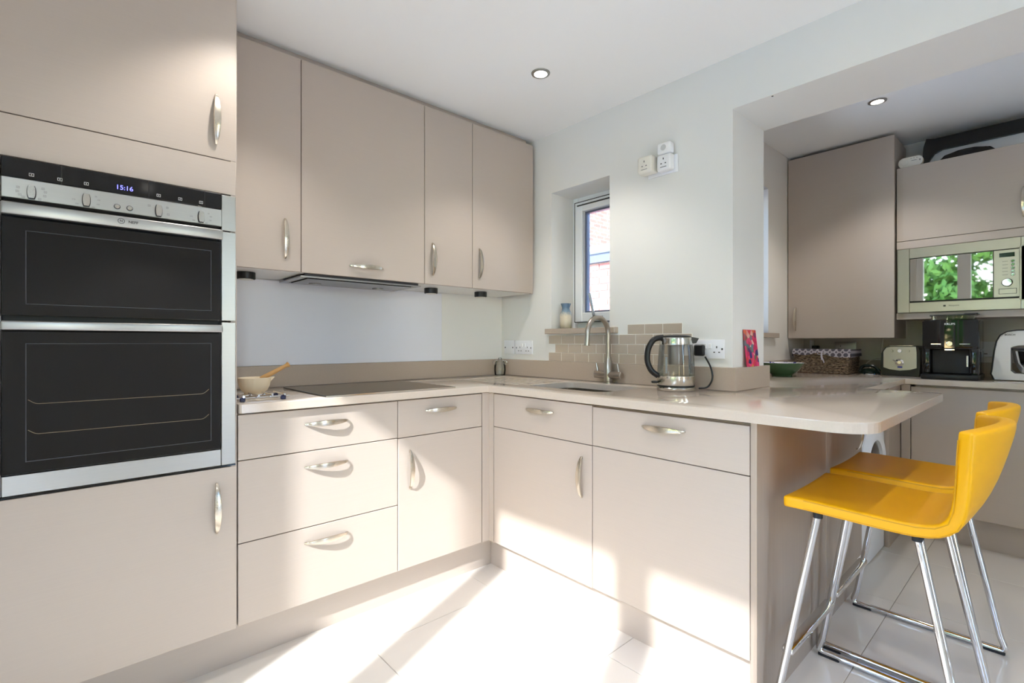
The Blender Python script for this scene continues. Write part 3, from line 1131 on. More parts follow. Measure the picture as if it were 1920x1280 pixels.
for s in (-1, 1):
    b0 = c0 + u * (.066 * s)
    part('lever', tube(B(), [b0 + Vector((0, 0, .012)), b0 + Vector((0, 0, .028)) + u * (.003 * -1), b0 + Vector((0, 0, .058)) - u * .010], .0, 10, rs=[.0065, .006, .0045]), 'tap_nickel', tp)

# ------------------------------------------------------------------ kettle (local axes: +x towards its spout)
kx, ky = -.135, -1.325
kt = thing('kettle', 'glass and steel electric kettle with black handle', 'kettle', (kx, ky, .90), math.radians(-42.0))
part('power_base', lathe(B(), [(.079, .0006), (.081, .004), (.081, .012), (.077, .016)], seg=40), 'steel_bright', kt, 'steel power base')
part('base_ring', lathe(B(), [(.0775, .0162), (.0795, .018), (.0795, .022), (.078, .0235)], seg=40), 'black_plastic', kt)
part('steel_base', lathe(B(), [(.0785, .024), (.080, .028), (.0795, .062), (.078, .064)], seg=40), 'steel_bright', kt)
part('glass_body', lathe(B(), [(.0785, .0645), (.0785, .09), (.0755, .14), (.0725, .17), (.0695, .198)], seg=48, cap=False), 'kettle_glass', kt, 'clear glass jug wall')
part('collar', lathe(B(), [(.0700, .1985), (.0705, .20), (.067, .226), (.064, .229)], seg=40), 'steel_bright', kt)
part('lid', lathe(B(), [(.064, .2292), (.062, .235), (.045, .2405), (.0, .2425)], seg=32, cap=False), 'black_plastic', kt)
part('spout', extrude_poly(B(), [(.060, .232), (.094, .226), (.082, .205), (.068, .203)], 'Y', -.020, .020), 'black_plastic', kt, smooth=False)
part('handle', tube(B(), round_path([(-.058, 0, .228), (-.098, 0, .222), (-.124, 0, .180), (-.127, 0, .125), (-.110, 0, .085), (-.079, 0, .058)], .03), .0, 14,
                    rs=None, flat=None) if False else tube(B(), round_path([(-.056, 0, .230), (-.098, 0, .224), (-.124, 0, .180), (-.127, 0, .125), (-.108, 0, .082), (-.079, 0, .062)], .03), .0125, 14), 'black_plastic', kt)
part('switch', bx(B(), -.106, -.080, -.010, .010, .030, .040, .003), 'black_plastic', kt)
part('infuser', lathe(B(), [(.031, .112), (.033, .115), (.035, .190), (.038, .196), (.0, .196)], seg=28), 'steel', kt, 'steel tea infuser hanging in the glass')
part('level_strip', bx(B(), -.060, -.052, -.046, -.044, .075, .145), 'white_plastic', kt)

# cable from kettle to socket
cb = solo('kettle_cable', tube(B(), round_path([(-.062, -1.392, .907), (-.045, -1.425, .91), (-.036, -1.445, .95), (-.034, -1.435, 1.00), (-.034, -1.408, 1.045)], .05), .0038, 8), 'black_plastic', 'black power cable looping from the kettle to the socket', 'cable')


# ------------------------------------------------------------------ sockets
def socket(label, y0, y1, z0, z1, holes, x=0.0, face=-1, group=None, steel=False, rockers=()):
    cxx = x - .005 if face < 0 else x
    t = thing('wall_socket', label, 'socket', (x, (y0 + y1) / 2, z0), group=group)
    part('plate', bx(B(), x - .009, x - .0006, y0, y1, z0, z1, .0025, 2), 'steel' if steel else 'socket_white', t)
    bm = B()
    for (yy, zz, w, h) in holes:
        bx(bm, x - .0095, x - .0088, yy - w / 2, yy + w / 2, zz - h / 2, zz + h / 2)
    part('pin_holes', bm, 'print_dark', t, smooth=False)
    for yy in rockers:
        part('rocker_switch', bx(B(), x - .0125, x - .0085, yy - .007, yy + .007, z1 - .040, z1 - .017, .0015, 1), 'white_plastic', t)
    return t


def pins(yc, zc):
    return [(yc, zc + .011, .0045, .009), (yc - .011, zc - .011, .0075, .0045), (yc + .011, zc - .011, .0075, .0045)]


socket('single white switched spur plate in the corner of the window wall', -.131, -.034, 1.034, 1.121, [(-.046, 1.075, .008, .008), (-.118, 1.075, .008, .008)], rockers=())
socket('double white socket beside the corner switch plate', -.294, -.141, 1.034, 1.119, pins(-.185, 1.066) + pins(-.252, 1.066) + [(-.153, 1.074, .006, .009), (-.283, 1.074, .006, .009)], rockers=(-.206, -.229))
sk2 = socket('double white socket behind the kettle with one black plug in', -1.482, -1.336, 1.036, 1.120, pins(-1.448, 1.076) + [(-1.472, 1.079, .007, .008)], rockers=(-1.395, -1.418))
pl = solo('black_plug', bx(B(), -.034, -.0132, -1.400, -1.352, 1.048, 1.098, .008, 3), 'black_plastic', 'black mains plug pushed into the socket behind the kettle', 'plug')
socket('white double socket plate high on the wall carrying two plug-in boxes', -1.262, -1.105, 1.905, 1.988, [], rockers=())
for nm, lab, y0, y1, z0, z1, dp, lid in (('plug_in_adapter', 'square cream plug-in adapter, left of the two high on the wall', -1.163, -1.083, 1.918, 1.998, .062, False),
                                         ('plug_in_adapter', 'taller white plug-in adapter with sensor cap, right of the two high on the wall', -1.250, -1.176, 1.912, 1.988, .042, True)):
    t = thing(nm, lab, 'adapter', (-.03, (y0 + y1) / 2, z0), group='plug-in adapters high on the wall')
    part('body', bx(B(), -.0095 - dp, -.0095, y0, y1, z0, z1, .011, 4), 'cream_plastic' if not lid else 'white_plastic', t)
    bm = B()
    ymid = (y0 + y1) / 2
    for (yy, zz, w, h) in pins(ymid, z0 + .043):
        bx(bm, -.0101 - dp, -.0094 - dp, yy - w / 2, yy + w / 2, zz - h / 2, zz + h / 2)
    bx(bm, -.0101 - dp, -.0094 - dp, ymid - .016, ymid + .016, z0 + .0145, z0 + .017)
    part('pin_holes', bm, 'print_dark' if lid else 'print_grey', t, smooth=False)
    if lid:
        part('sensor_cap', bx(B(), -.0095 - dp, -.0095, y0 + .002, y1 - .002, z1 + .002, z1 + .055, .011, 4), 'white_plastic', t)
        part('sensor_patch', lathe(B(), [(.014, 0), (.014, .0006)], (-.0096 - dp, ymid, z1 + .030), 20, 'X'), 'print_light', t)

# ------------------------------------------------------------------ small things
vz = 1.1875
solo('vase', lathe(B(), [(.030, .0), (.034, .006), (.036, .05), (.035, .085), (.024, .108), (.022, .122), (.030, .148), (.027, .148), (.019, .122), (.019, .11)], (.055, -.512, vz), 32), 'vase_glaze', 'small blue and cream pottery vase on the window sill', 'vase')

jr = thing('glass_jar', 'small clear glass clip-top jar in the worktop corner', 'jar', (-.105, -.105, .90))
part('jar_body', lathe(B(), [(.026, .0008), (.033, .004), (.037, .03), (.0365, .06), (.030, .083), (.025, .09)], (-.105, -.105, .90), 32, cap=False), 'jar_glass', jr)
part('lid', lathe(B(), [(.0, .098), (.026, .098), (.0275, .093), (.026, .0905), (.0, .0905)], (-.105, -.105, .90), 28, cap=False), 'jar_glass', jr)
part('lid_knob', lathe(B(), [(.0, .0982), (.009, .0985), (.011, .106), (.007, .113), (.0, .115)], (-.105, -.105, .90), 20, cap=False), 'jar_glass', jr)
for s in (-1, 1):
    c = Vector((-.105, -.105, .982)) + Vector((.743, -.669, 0)) * (.033 * s)
    pts = [c + Vector((.743, -.669, 0)) * (.010 * math.cos(a)) + Vector((0, 0, .011 * math.sin(a))) for a in [2 * PI * i / 14 for i in range(14)]]
    part('clip_ring', tube(B(), pts, .0016, 6, closed=True), 'chrome', jr)

mo = thing('mortar', 'cream ceramic mortar beside the oven tower behind the trivet', 'mortar', (-1.576, -.350, .90))
mc = (-1.576, -.350, .9008)
part('bowl', lathe(B(), [(.0, .0), (.036, .0), (.038, .006), (.035, .012), (.046, .022), (.0535, .038), (.0575, .058), (.0585, .070), (.055, .071), (.050, .062), (.040, .036), (.0, .022)], mc, 36, cap=False), 'ceramic_cream', mo)
part('pouring_lip', extrude_poly(B(), [(mc[0] + .050, mc[2] + .071), (mc[0] + .072, mc[2] + .071), (mc[0] + .054, mc[2] + .052)], 'Y', mc[1] - .012, mc[1] + .008), 'ceramic_cream', mo, smooth=False)
ps = thing('pestle', 'wooden-handled pestle leaning in the mortar', 'pestle', (-1.576, -.350, .93))
p0 = Vector((-1.584, -.348, .948)); p1 = Vector((-1.450, -.357, 1.020))
dv = (p1 - p0)
part('grinding_head', tube(B(), [p0 - dv * .06, p0, p0 + dv * .22], .0, 16, rs=[.008, .0135, .0095]), 'ceramic_cream', ps)
part('handle', tube(B(), [p0 + dv * .222, p0 + dv * .30, p0 + dv * .6, p0 + dv * .88, p0 + dv * .93, p0 + dv * .98, p1], .0, 16, rs=[.0085, .010, .0088, .0072, .0075, .0115, .0098]), 'wood', ps)

tv_ = thing('trivet', 'chrome bar trivet with dark blue rubber feet in front of the mortar', 'trivet', (-1.60, -.50, .90))
for y in (-.545, -.455):
    part('bar', tube(B(), [(-1.685, y, .9125), (-1.508, y, .9125)], .0034, 10), 'chrome', tv_)
for x in (-1.665, -1.617, -1.572, -1.53):
    part('cross_bar', tube(B(), [(x, -.565, .9195), (x, -.435, .9195)], .0036, 10), 'chrome', tv_)
for x in (-1.665, -1.53):
    for y in (-.545, -.455):
        part('rubber_foot', bx(B(), x - .008, x + .008, y - .008, y + .008, .9006, .9155, .002, 1), 'blue_rubber', tv_)

bd = thing('chopping_board', 'brown wooden paddle board standing against the oven tower side', 'chopping board', (-1.682, -.12, .90))
part('blade', bx(B(), -1.692, -1.676, -.17, -.07, .9006, 1.10, .003), 'wood_dark', bd, smooth=False)
part('grip', tube(B(), [(-1.684, -.12, 1.10), (-1.684, -.12, 1.215)], .008, 10), 'wood', bd)

cd = solo('greeting_card', bx(B(), -.067, .067, -.0006, .0006, 0, .165), 'art_print', 'small colourful pink art card leaning on the wall end', 'card', smooth=False)
cd.location = (.163, OPY - .0198, 1.0006)
cd.rotation_euler = (math.radians(-6.2), 0, 0)

# ------------------------------------------------------------------ alcove: base units
FX = 1.465
t = thing('side_room_cabinet', 'taupe base cabinet door under the far worktop behind the stools', 'cabinet', (1.75, -2.2, .15))
part('carcass', bx(B(), FX + .022, XF - .022, -2.49, -1.9, .165, .866), 'taupe', t, smooth=False)
front_x('door', t, -2.49, -1.882, .165, .858, FX)
t = thing('side_room_cabinet', 'next taupe base cabinet along the far worktop', 'cabinet', (1.75, -2.8, .15))
part('carcass', bx(B(), FX + .022, XF - .022, -3.09, -2.492, .165, .866), 'taupe', t, smooth=False)
front_x('door', t, -3.09, -2.492, .165, .858, FX)
solo('corner_post', bx(B(), FX, FX + .02, -1.880, -1.838, .165, .866), 'taupe', 'narrow taupe corner post beside the far base cabinets', 'filler', smooth=False)
solo('plinth', bx(B(), 1.53, 1.548, -3.29, -1.80, 0, .163), 'taupe', 'taupe kickboard under the far worktop', 'kickboard', 'kitchen kickboards', smooth=False)
solo('filler_panel', bx(B(), 1.178, FX - .002, -1.835, -1.815, .0, .866), 'taupe_grain', 'dark taupe panel between washing machine and corner', 'panel', smooth=False)

wm = thing('washing_machine', 'white washing machine under the side room worktop', 'washing machine', (.87, -1.55, 0))
part('body', bx(B(), .574, 1.172, -1.815, -1.23, .004, .85, .006, 2), 'white_plastic', wm)
wc = (.873, -1.8155, .47)
dr = part('door_ring', lathe(B(), [(.225, 0), (.225, .012), (.19, .030), (.150, .026), (.150, .006)], wc, 44, 'Y', cap=False), 'white_plastic', wm)
part('door_glass', lathe(B(), [(.149, .004), (.149, .012), (.11, .024), (.0, .030)], wc, 36, 'Y', cap=False), 'black_gloss', wm)
part('control_panel', bx(B(), .578, 1.168, -1.8215, -1.815, .735, .845, .002, 1), 'white_plastic', wm, smooth=False)
part('dial', lathe(B(), [(.026, 0), (.026, .012), (.022, .015)], (.80, -1.8218, .79), 28, 'Y'), 'steel', wm)

# ------------------------------------------------------------------ alcove: wall cabinets, microwave
CX = 1.70
t = thing('tall_wall_cabinet', 'tall taupe wall cabinet hung low over the basket and toaster', 'cabinet', (1.87, -1.46, 1.135))
part('carcass', bx(B(), CX + .022, XF - .002, -1.764, -1.158, 1.136, 2.40), 'taupe', t, smooth=False)
d = front_x('door', t, -1.766, -1.154, 1.135, 2.402, CX)
handle(d, (CX, -1.205, 1.271), '-x', True)
MX = 1.725
t = thing('microwave_cabinet', 'taupe wall cabinet housing the microwave, cupboard door above', 'cabinet', (1.88, -2.07, 1.25))
bm = B()
bx(bm, MX + .022, XF - .002, -1.788, -1.770, 1.262, 2.185)
bx(bm, MX + .022, XF - .002, -2.385, -2.367, 1.262, 2.185)
bx(bm, MX + .004, XF - .002, -2.385, -1.770, 1.250, 1.288)
bx(bm, MX + .022, XF - .002, -2.367, -1.788, 1.690, 1.708)
bx(bm, MX + .022, XF - .002, -2.367, -1.788, 2.167, 2.185)
part('carcass', bm, 'taupe', t, smooth=False)
d = front_x('door', t, -2.387, -1.770, 1.732, 2.19, MX)
handle(d, (MX, -2.322, 1.870), '-x', True)
front_x('filler_panel', t, -2.387, -1.770, 1.682, 1.732, MX)

mw = thing('microwave', 'built-in stainless steel microwave with mirrored door', 'microwave', (1.88, -2.07, 1.289))
part('body', bx(B(), MX + .01, XF - .06, -2.355, -1.80, 1.297, 1.68), 'dark_grey', mw, smooth=False)
bm = frame_ring(B(), 'X', MX - .012, MX + .009, -2.372, -1.776, 1.2895, 1.6805, .06, .002)
bx(bm, MX - .012, MX + .009, -2.36, -2.306, 1.34, 1.63)
part('frame', bm, 'steel_warm', mw, 'brushed steel trim frame', smooth=False)
part('seal', bx(B(), MX - .002, MX + .009, -2.314, -1.832, 1.352, 1.622), 'black_plastic', mw, smooth=False)
part('door', bx(B(), MX - .012, MX - .0022, -2.203, -1.838, 1.358, 1.6165, .001, 1), 'mirror_glass' if 'mirror_glass' in M else mat('mirror_glass', rgb(168, 164, 156), .02, metal=1.0), mw, 'mirrored glass door', smooth=False)
cp = part('control_panel', bx(B(), MX - .012, MX - .0022, -2.309, -2.206, 1.358, 1.6165, .001, 1), 'steel_warm', mw, smooth=False)
part('display', bx(B(), MX - .0135, MX - .0118, -2.288, -2.228, 1.577, 1.600), 'black_gloss', cp, smooth=False)
for k in range(5):
    part('button', lathe(B(), [(.0085, 0), (.0085, .002), (.006, .004)], (MX - .012, -2.281, 1.553 - k * .0185), 18, 'X'), 'chrome', cp)
    part('button_print', bx(B(), MX - .0124, MX - .0119, -2.262, -2.240, 1.552 - k * .0185, 1.5545 - k * .0185), 'print_grey', cp, smooth=False)
part('dial', lathe(B(), [(.0205, 0), (.0205, .010), (.018, .013)], (MX - .012, -2.259, 1.437), 28, 'X'), 'chrome', cp)
part('dial_collar', lathe(B(), [(.0225, 0), (.0225, .002)], (MX - .0118, -2.259, 1.437), 28, 'X'), 'print_dark', cp)
bm = frame_ring(B(), 'X', MX - .0135, MX - .0119, -2.296, -2.226, 1.374, 1.404, .0022, 0)
part('door_button', bm, 'print_dark', cp, smooth=False)
text_part('maker_name', 'Hotpoint', .0125, (MX - .0126, -2.040, 1.3235), ROT_B, 'print_dark', mw)
part('maker_emblem', bx(B(), MX - .0126, MX - .0119, -2.004, -1.993, 1.3185, 1.3285), 'print_dark', mw, smooth=False)

al = thing('carbon_monoxide_alarm', 'small white alarm with test button on top of the microwave cabinet', 'alarm', (1.76, -1.835, 2.19))
part('body', extrude_poly(B(), [(p[0], p[1]) for p in rrect(-1.896, -1.776, 2.1905, 2.252, .028, 6)], 'X', 1.745, 1.775), 'cream_plastic', al)
part('test_button', lathe(B(), [(.017, 0), (.017, .0015), (.0155, .002)], (1.7448, -1.806, 2.222), 24, 'X'), 'cream_plastic', al)
bm = B()
for k in range(3):
    bx(bm, 1.7443, 1.7451, -1.842 - k * .014, -1.836 - k * .014, 2.240, 2.2425)
bx(bm, 1.7443, 1.7451, -1.866, -1.840, 2.226, 2.2285)
bx(bm, 1.7443, 1.7451, -1.884, -1.879, 2.220, 2.230)
part('printed_marks', bm, 'print_grey', al, smooth=False)

tr = thing('serving_tray', 'black-rimmed white tray propped behind the alarm on the microwave cabinet', 'tray', (1.92, -2.3, 2.19))


def tray_outline(o):
    a = [(-1.872 + o * .2, 2.192 + 0), (-1.866 + o * .4, 2.24), (-1.874 + o * .9, 2.335 - o * .4), (-1.892 + o, 2.392 - o), (-1.925, 2.386 - o)]
    return a + [(-2.86, 2.386 - o), (-2.90, 2.36 - o), (-2.90, 2.192)]


bm = B()
out = [(-1.874, 2.192), (-1.868, 2.25), (-1.876, 2.34), (-1.890, 2.388), (-1.930, 2.378), (-2.88, 2.378), (-2.90, 2.192),
       (-2.84, 2.192), (-2.83, 2.27), (-2.79, 2.302), (-1.968, 2.302), (-1.928, 2.285), (-1.905, 2.25), (-1.895, 2.192)]
extrude_poly(bm, out, 'X', 1.90, 1.945)
part('rim', bm, 'black_plastic', tr, smooth=False)
part('panel', bx(B(), 1.925, 1.94, -2.85, -1.90, 2.192, 2.31), 'white_plastic', tr, smooth=False)
dm = lathe(B(), [(.13, 0), (.128, .02), (.105, .045), (.06, .058), (.0, .062)], (0, 0, 0), 36)
for v in dm.verts:
    v.co = Vector((1.835 + v.co.x * .46, -2.085 + v.co.y, 2.1905 + v.co.z))
solo('oval_dish', dm, 'black_gloss', 'upturned black oval dish in front of the tray on the microwave cabinet', 'dish')

# ------------------------------------------------------------------ alcove: worktop things
bw = thing('bowl', 'dark green bowl with blue and white patterned inside', 'bowl', (1.17, -1.30, .90))
bc = (1.17, -1.30, .9006)
part('outer_wall', lathe(B(), [(.0, .0), (.056, .0), (.058, .008), (.094, .036), (.118, .072), (.122, .082)], bc, 44, cap=False), 'green_glaze', bw)
part('inner_wall', lathe(B(), [(.122, .082), (.118, .083), (.090, .042), (.05, .014), (.0, .010)], bc, 44, cap=False), 'bowl_inner', bw, 'blue and white patterned glaze')

bk = thing('wicker_basket', 'brown wicker basket with grey patterned cloth liner', 'basket', (1.73, -1.385, .90))
bm = B()
yb0, yb1, xb0, xb1 = -1.535, -1.235, 1.625, 1.845
rows = 12
for k in range(rows):
    z = .9085 + k * .0112
    g = .012 * k / rows
    path = [(xb0 - g, yb0 - g, z), (xb0 - g, yb1 + g, z), (xb1 + g, yb1 + g, z), (xb1 + g, yb0 - g, z)]
    pp = []
    for a, b in zip(path, path[1:] + path[:1]):
        a = Vector(a); b = Vector(b)
        n = 14
        nrm = Vector(((b - a).y, -(b - a).x, 0)).normalized()
        for i in range(n):
            s_ = i / n
            pp.append(a + (b - a) * s_ + nrm * (.0025 * math.sin((i + k) * PI)) + nrm * (.0025 if (i + k) % 2 else -.0025))
    tube(bm, pp, .0062, 6, closed=True)
part('woven_rods', bm, 'wicker', bk)['kind'] = 'stuff'
bm = B()
for i in range(9):
    yy = yb0 + (yb1 - yb0) * i / 8
    for xx in (xb0 - .004, xb1 + .004):
        tube(bm, [(xx, yy, .902), (xx, yy, 1.045)], .0042, 6)
part('uprights', bm, 'wicker', bk)['kind'] = 'stuff'
part('inner_box', bx(B(), xb0 + .004, xb1 - .004, yb0 + .004, yb1 - .004, .9006, 1.03), 'wood_dark', bk, smooth=False)
bm = B()
# cloth folded over the rim, hanging lower at the ends than at the ribbon
n = 30
rim_t = 1.062
for (xa, sgn) in ((xb0 - .021, 1),):
    va, vb_ = [], []
    for i in range(n + 1):
        s_ = i / n
        yy = yb0 - .020 + (yb1 - yb0 + .040) * s_
        dd = .052 - .030 * math.exp(-((s_ - .52) / .17) ** 2) - .020 * max(0, s_ - .6) / .4
        ripple = .0022 * math.sin(s_ * 40)
        va.append(bm.verts.new((xa + .006 + ripple, yy, rim_t)))
        vb_.append(bm.verts.new((xa - .003 + ripple, yy, rim_t - dd)))
    for i in range(n):
        bm.faces.new((va[i], va[i + 1], vb_[i + 1], vb_[i]))
    vt = [bm.verts.new((xb0 + .012, v.co.y, rim_t + .002)) for v in va]
    for i in range(n):
        bm.faces.new((vt[i], vt[i + 1], va[i + 1], va[i]))
for (yy, sg) in ((yb0 - .021, -1), (yb1 + .021, 1)):
    v = [bm.verts.new(p) for p in ((xb0 - .015, yy, rim_t), (xb1 + .015, yy, rim_t), (xb1 + .015, yy + sg * .003, rim_t - .045), (xb0 - .018, yy + sg * .003, rim_t - .052))]
    bm.faces.new(v)
bmesh.ops.solidify(bm, geom=bm.faces[:], thickness=.002)
part('cloth_liner', bm, 'lattice_cloth', bk, 'grey cloth printed with white rings', smooth=False)
bm = B()
rb = Vector((xb0 - .030, -1.395, 1.040))
for s in (-1, 1):
    tube(bm, [rb + Vector((0, .012 * s * math.sin(a) + .012 * s, .008 * math.cos(a) - .004)) for a in [PI * 2 * i / 12 for i in range(12)]], .0022, 6, closed=True)
tube(bm, round_path([rb, rb + Vector((-.003, -.004, -.03)), rb + Vector((-.002, -.016, -.066))], .01), .0036, 6)
tube(bm, round_path([rb, rb + Vector((-.003, .002, -.02)), rb + Vector((-.002, -.002, -.048))], .01), .0030, 6)
part('ribbon_bow', bm, 'ribbon', bk)

ir = thing('small_appliance', 'low dark rounded gadget with a chrome base left of the toaster', 'appliance', (1.72, -1.635, .90))
part('soleplate', lathe(B(), [(.058, .0008), (.060, .004), (.058, .009)], (1.715, -1.632, .90), 36), 'chrome', ir)
part('body', lathe(B(), [(.056, .0095), (.052, .022), (.030, .036), (.012, .040), (.0, .040)], (1.715, -1.632, .90), 36, cap=False), 'dark_green', ir)
part('grip', tube(B(), round_path([(1.73, -1.575, .915), (1.735, -1.59, .955), (1.735, -1.645, .962), (1.73, -1.685, .925)], .03), .009, 10), 'dark_green', ir)
solo('looped_cable', tube(B(), round_path([(1.775, -1.625, .944), (1.835, -1.578, .940), (1.865, -1.59, .977), (1.86, -1.63, .999), (1.86, -1.664, 1.004), (1.86, -1.668, 1.06), (1.86, -1.675, 1.1345)], .03), .0042, 8), 'grey_cable', 'pale cable looping up beside the toaster to the tall wall cabinet', 'cable')

ts = thing('toaster', 'chrome-fronted black toaster between the iron and the coffee machine', 'toaster', (1.80, -1.795, .90))
shell = [(-1.700, .903), (-1.693, .95), (-1.695, 1.04), (-1.715, 1.077), (-1.74, 1.086), (-1.86, 1.086), (-1.878, 1.078), (-1.886, 1.05), (-1.886, .95), (-1.882, .903)]
part('shell', extrude_poly(B(), shell, 'X', 1.712, 1.96), 'black_plastic', ts, smooth=False)
bm = extrude_poly(B(), [(-1.708, .952), (-1.708, 1.05), (-1.722, 1.074), (-1.745, 1.081), (-1.868, 1.081), (-1.872, 1.05), (-1.872, .952), (-1.84, .94), (-1.79, .934), (-1.74, .94)], 'X', 1.7045, 1.7115)
pf = part('front_plate', bm, 'steel', ts, 'polished steel front', smooth=False)
part('slot_trim', bx(B(), 1.73, 1.95, -1.85, -1.735, 1.0865, 1.0885), 'steel_bright', ts, smooth=False)
part('dial', lathe(B(), [(.022, 0), (.022, .008), (.012, .012), (.010, .018)], (1.7043, -1.790, .984), 26, 'X'), 'chrome', ts)
part('lever', tube(B(), [(1.694, -1.775, .990), (1.690, -1.757, .999)], .004, 8), 'steel', ts)
part('dial_mark', bx(B(), 1.7035, 1.7044, -1.803, -1.779, .951, .960), 'blue_mark', ts, smooth=False)
for yy in (-1.750, -1.790, -1.832):
    part('button', lathe(B(), [(.011 if yy == -1.79 else .008, 0), (.010 if yy == -1.79 else .007, .004)], (1.7043, yy, 1.055), 20, 'X'), 'white_plastic' if yy == -1.79 else 'steel', ts)

# coffee machine
cf = thing('coffee_machine', 'glossy black bean-to-cup coffee machine under the microwave', 'coffee machine', (1.65, -2.045, .90))
cy0, cy1 = -2.160, -1.922
bm = B()
for (a, b, c, d_, e, f) in ((1.535, 1.80, cy0, cy1, 1.065, 1.235), (1.60, 1.80, cy0, cy1, .93, 1.066)):
    bx(bm, a, b, c, d_, e, f, .012, 3)
bx(bm, 1.535, 1.61, cy1 - .036, cy1, .925, 1.075, .006, 2)
bx(bm, 1.535, 1.61, cy0, cy0 + .040, .925, 1.075, .006, 2)
part('body', bm, 'black_gloss', cf)
part('drip_tray', bx(B(), 1.505, 1.80, cy0 - .004, cy1 + .004, .9008, .931, .008, 2), 'black_plastic', cf)
part('recess_panel', bx(B(), 1.592, 1.599, cy0 + .042, cy1 - .038, .935, 1.064), 'dark_mesh', cf, smooth=False)
part('curved_front', extrude_poly(B(), [(1.535 - .018 * math.cos((k / 10 - .5) * PI * .9), cy0 + .002 + (cy1 - cy0 - .004) * k / 10) for k in range(11)] + [(1.54, cy1 - .002), (1.54, cy0 + .002)], 'Z', 1.085, 1.230), 'black_gloss', cf)
fc = part('centre_panel', bx(B(), 1.5125, 1.53, -2.068, -2.02, 1.075, 1.218, .002, 1), 'black_glass', cf, smooth=False)
part('spout', bx(B(), 1.510, 1.54, -2.064, -2.024, 1.062, 1.078, .004, 2), 'black_plastic', cf)
part('chrome_lip', bx(B(), 1.508, 1.512, -2.064, -2.024, 1.0655, 1.070), 'chrome', cf, smooth=False)
part('selector_knob', lathe(B(), [(.0145, 0), (.0145, .010), (.012, .012)], (1.512, -2.044, 1.100), 26, 'X'), 'nickel', cf)
for yy in (-1.985, -2.105):
    part('chrome_strip', bx(B(), 1.5165, 1.5215, yy - .021, yy + .021, 1.0975, 1.1005), 'chrome', cf, smooth=False)
part('steam_wand', tube(B(), [(1.525, cy0 + .045, 1.035), (1.523, cy0 + .045, .975)], .0055, 12), 'chrome', cf)
part('bean_hopper', extrude_poly(B(), rrect(1.555, 1.715, -2.14, -1.955, .03, 5), 'Z', 1.2355, 1.258), 'hopper_glass', cf, 'smoked clear bean container')
part('hopper_lid', extrude_poly(B(), rrect(1.550, 1.718, -2.144, -1.950, .03, 5), 'Z', 1.2585, 1.264), 'black_plastic', cf)
part('water_tank_grip', bx(B(), 1.64, 1.718, -2.150, -2.09, 1.2645, 1.272, .003, 1), 'black_plastic', cf)
text_part('maker_name', 'KRUPS', .0155, (1.5118, -2.044, 1.209), ROT_B, 'print_light', cf, bold=True)

# stand mixer
mxr = thing('stand_mixer', 'white stand mixer with steel bowl at the right edge', 'stand mixer', (1.78, -2.36, .90))
prof = [(-2.212, .905), (-2.200, .935), (-2.204, .96), (-2.213, 1.06), (-2.222, 1.115), (-2.236, 1.145), (-2.262, 1.165), (-2.30, 1.172), (-2.50, 1.178),
        (-2.545, 1.16), (-2.555, 1.11), (-2.53, 1.095), (-2.30, 1.092), (-2.275, 1.08), (-2.275, .955), (-2.29, .94), (-2.52, .935), (-2.535, .905)]
part('body', extrude_poly(B(), prof, 'X', 1.665, 1.80), 'white_plastic', mxr, smooth=False)
cen = Vector((0, -2.36, 1.04))
part('edge_trim', tube(B(), [(1.664, p[0] + (.002 if k < 8 else 0), p[1] + (.002 if 4 < k < 10 else 0)) for k, p in enumerate(prof[:10])], .0035, 8), 'dark_grey', mxr)
part('bowl', lathe(B(), [(.0, .0), (.06, .0), (.075, .012), (.098, .06), (.106, .125), (.110, .128), (.104, .126), (.094, .06), (.07, .016), (.0, .006)], (1.705, -2.385, .9365), 40, cap=False), 'chrome', mxr, 'polished steel mixing bowl')
part('bowl_rim_cover', lathe(B(), [(.111, 0), (.111, .008), (.105, .012)], (1.705, -2.385, 1.066), 40), 'dark_grey', mxr)
part('head_cap', bx(B(), 1.655, 1.81, -2.42, -2.330, 1.096, 1.176, .01, 3), 'white_plastic', mxr)
text_part('maker_name', 'BOSCH', .0125, (1.6642, -2.272, 1.149), ROT_B, 'print_dark', mxr, bold=True)
part('maker_emblem', tube(B(), [(1.6643, -2.238 + .0058 * math.cos(a), 1.149 + .0058 * math.sin(a)) for a in [2 * PI * i / 18 for i in range(18)]], .0006, 6, closed=True), 'print_grey', mxr)

socket('brushed steel double socket half hidden behind the wicker basket', -1.486, -1.352, 1.018, 1.112, pins(-1.39, 1.07), x=XF, steel=True)
socket('white double socket on the wall between coffee machine and mixer', -2.215, -2.118, 1.02, 1.112, [(-2.150, 1.038, .016, .004)], x=XF)
solo('white_plug_top', bx(B(), 1.985, 2.04, -1.222, -1.205, 1.03, 1.125, .005, 2), 'white_plastic', 'white upright charger in the corner behind the basket', 'charger')
solo('black_speaker', bx(B(), 1.955, 2.03, -1.262, -1.228, 1.03, 1.085, .006, 2), 'black_plastic', 'small black box behind the left end of the basket', 'speaker')


# ------------------------------------------------------------------ downlights
def downlight(x, y, z, label, power):
    t = thing('downlight', label, 'light', (x, y, z), group='recessed ceiling downlights')
    part('bezel', lathe(B(), [(.043, -.0005), (.042, -.004), (.030, -.006), (.0285, -.0005)], (x, y, z), 36, cap=False), 'steel', t)
    part('lamp', lathe(B(), [(.028, -.0015), (.0, -.003)], (x, y, z), 28, cap=False), 'lamp_lens', t, 'glowing lamp face')
    l = bpy.data.lights.new('downlight_lamp', 'SPOT')
    l.energy = power
    l.color = (1.0, 0.95, 0.88)
    l.spot_size = math.radians(110)
    l.spot_blend = 0.6
    l.shadow_soft_size = .028
    o = bpy.data.objects.new('downlight_lamp', l)
    COL.objects.link(o)
    o.location = (0, 0, -.02)
    o.parent = t


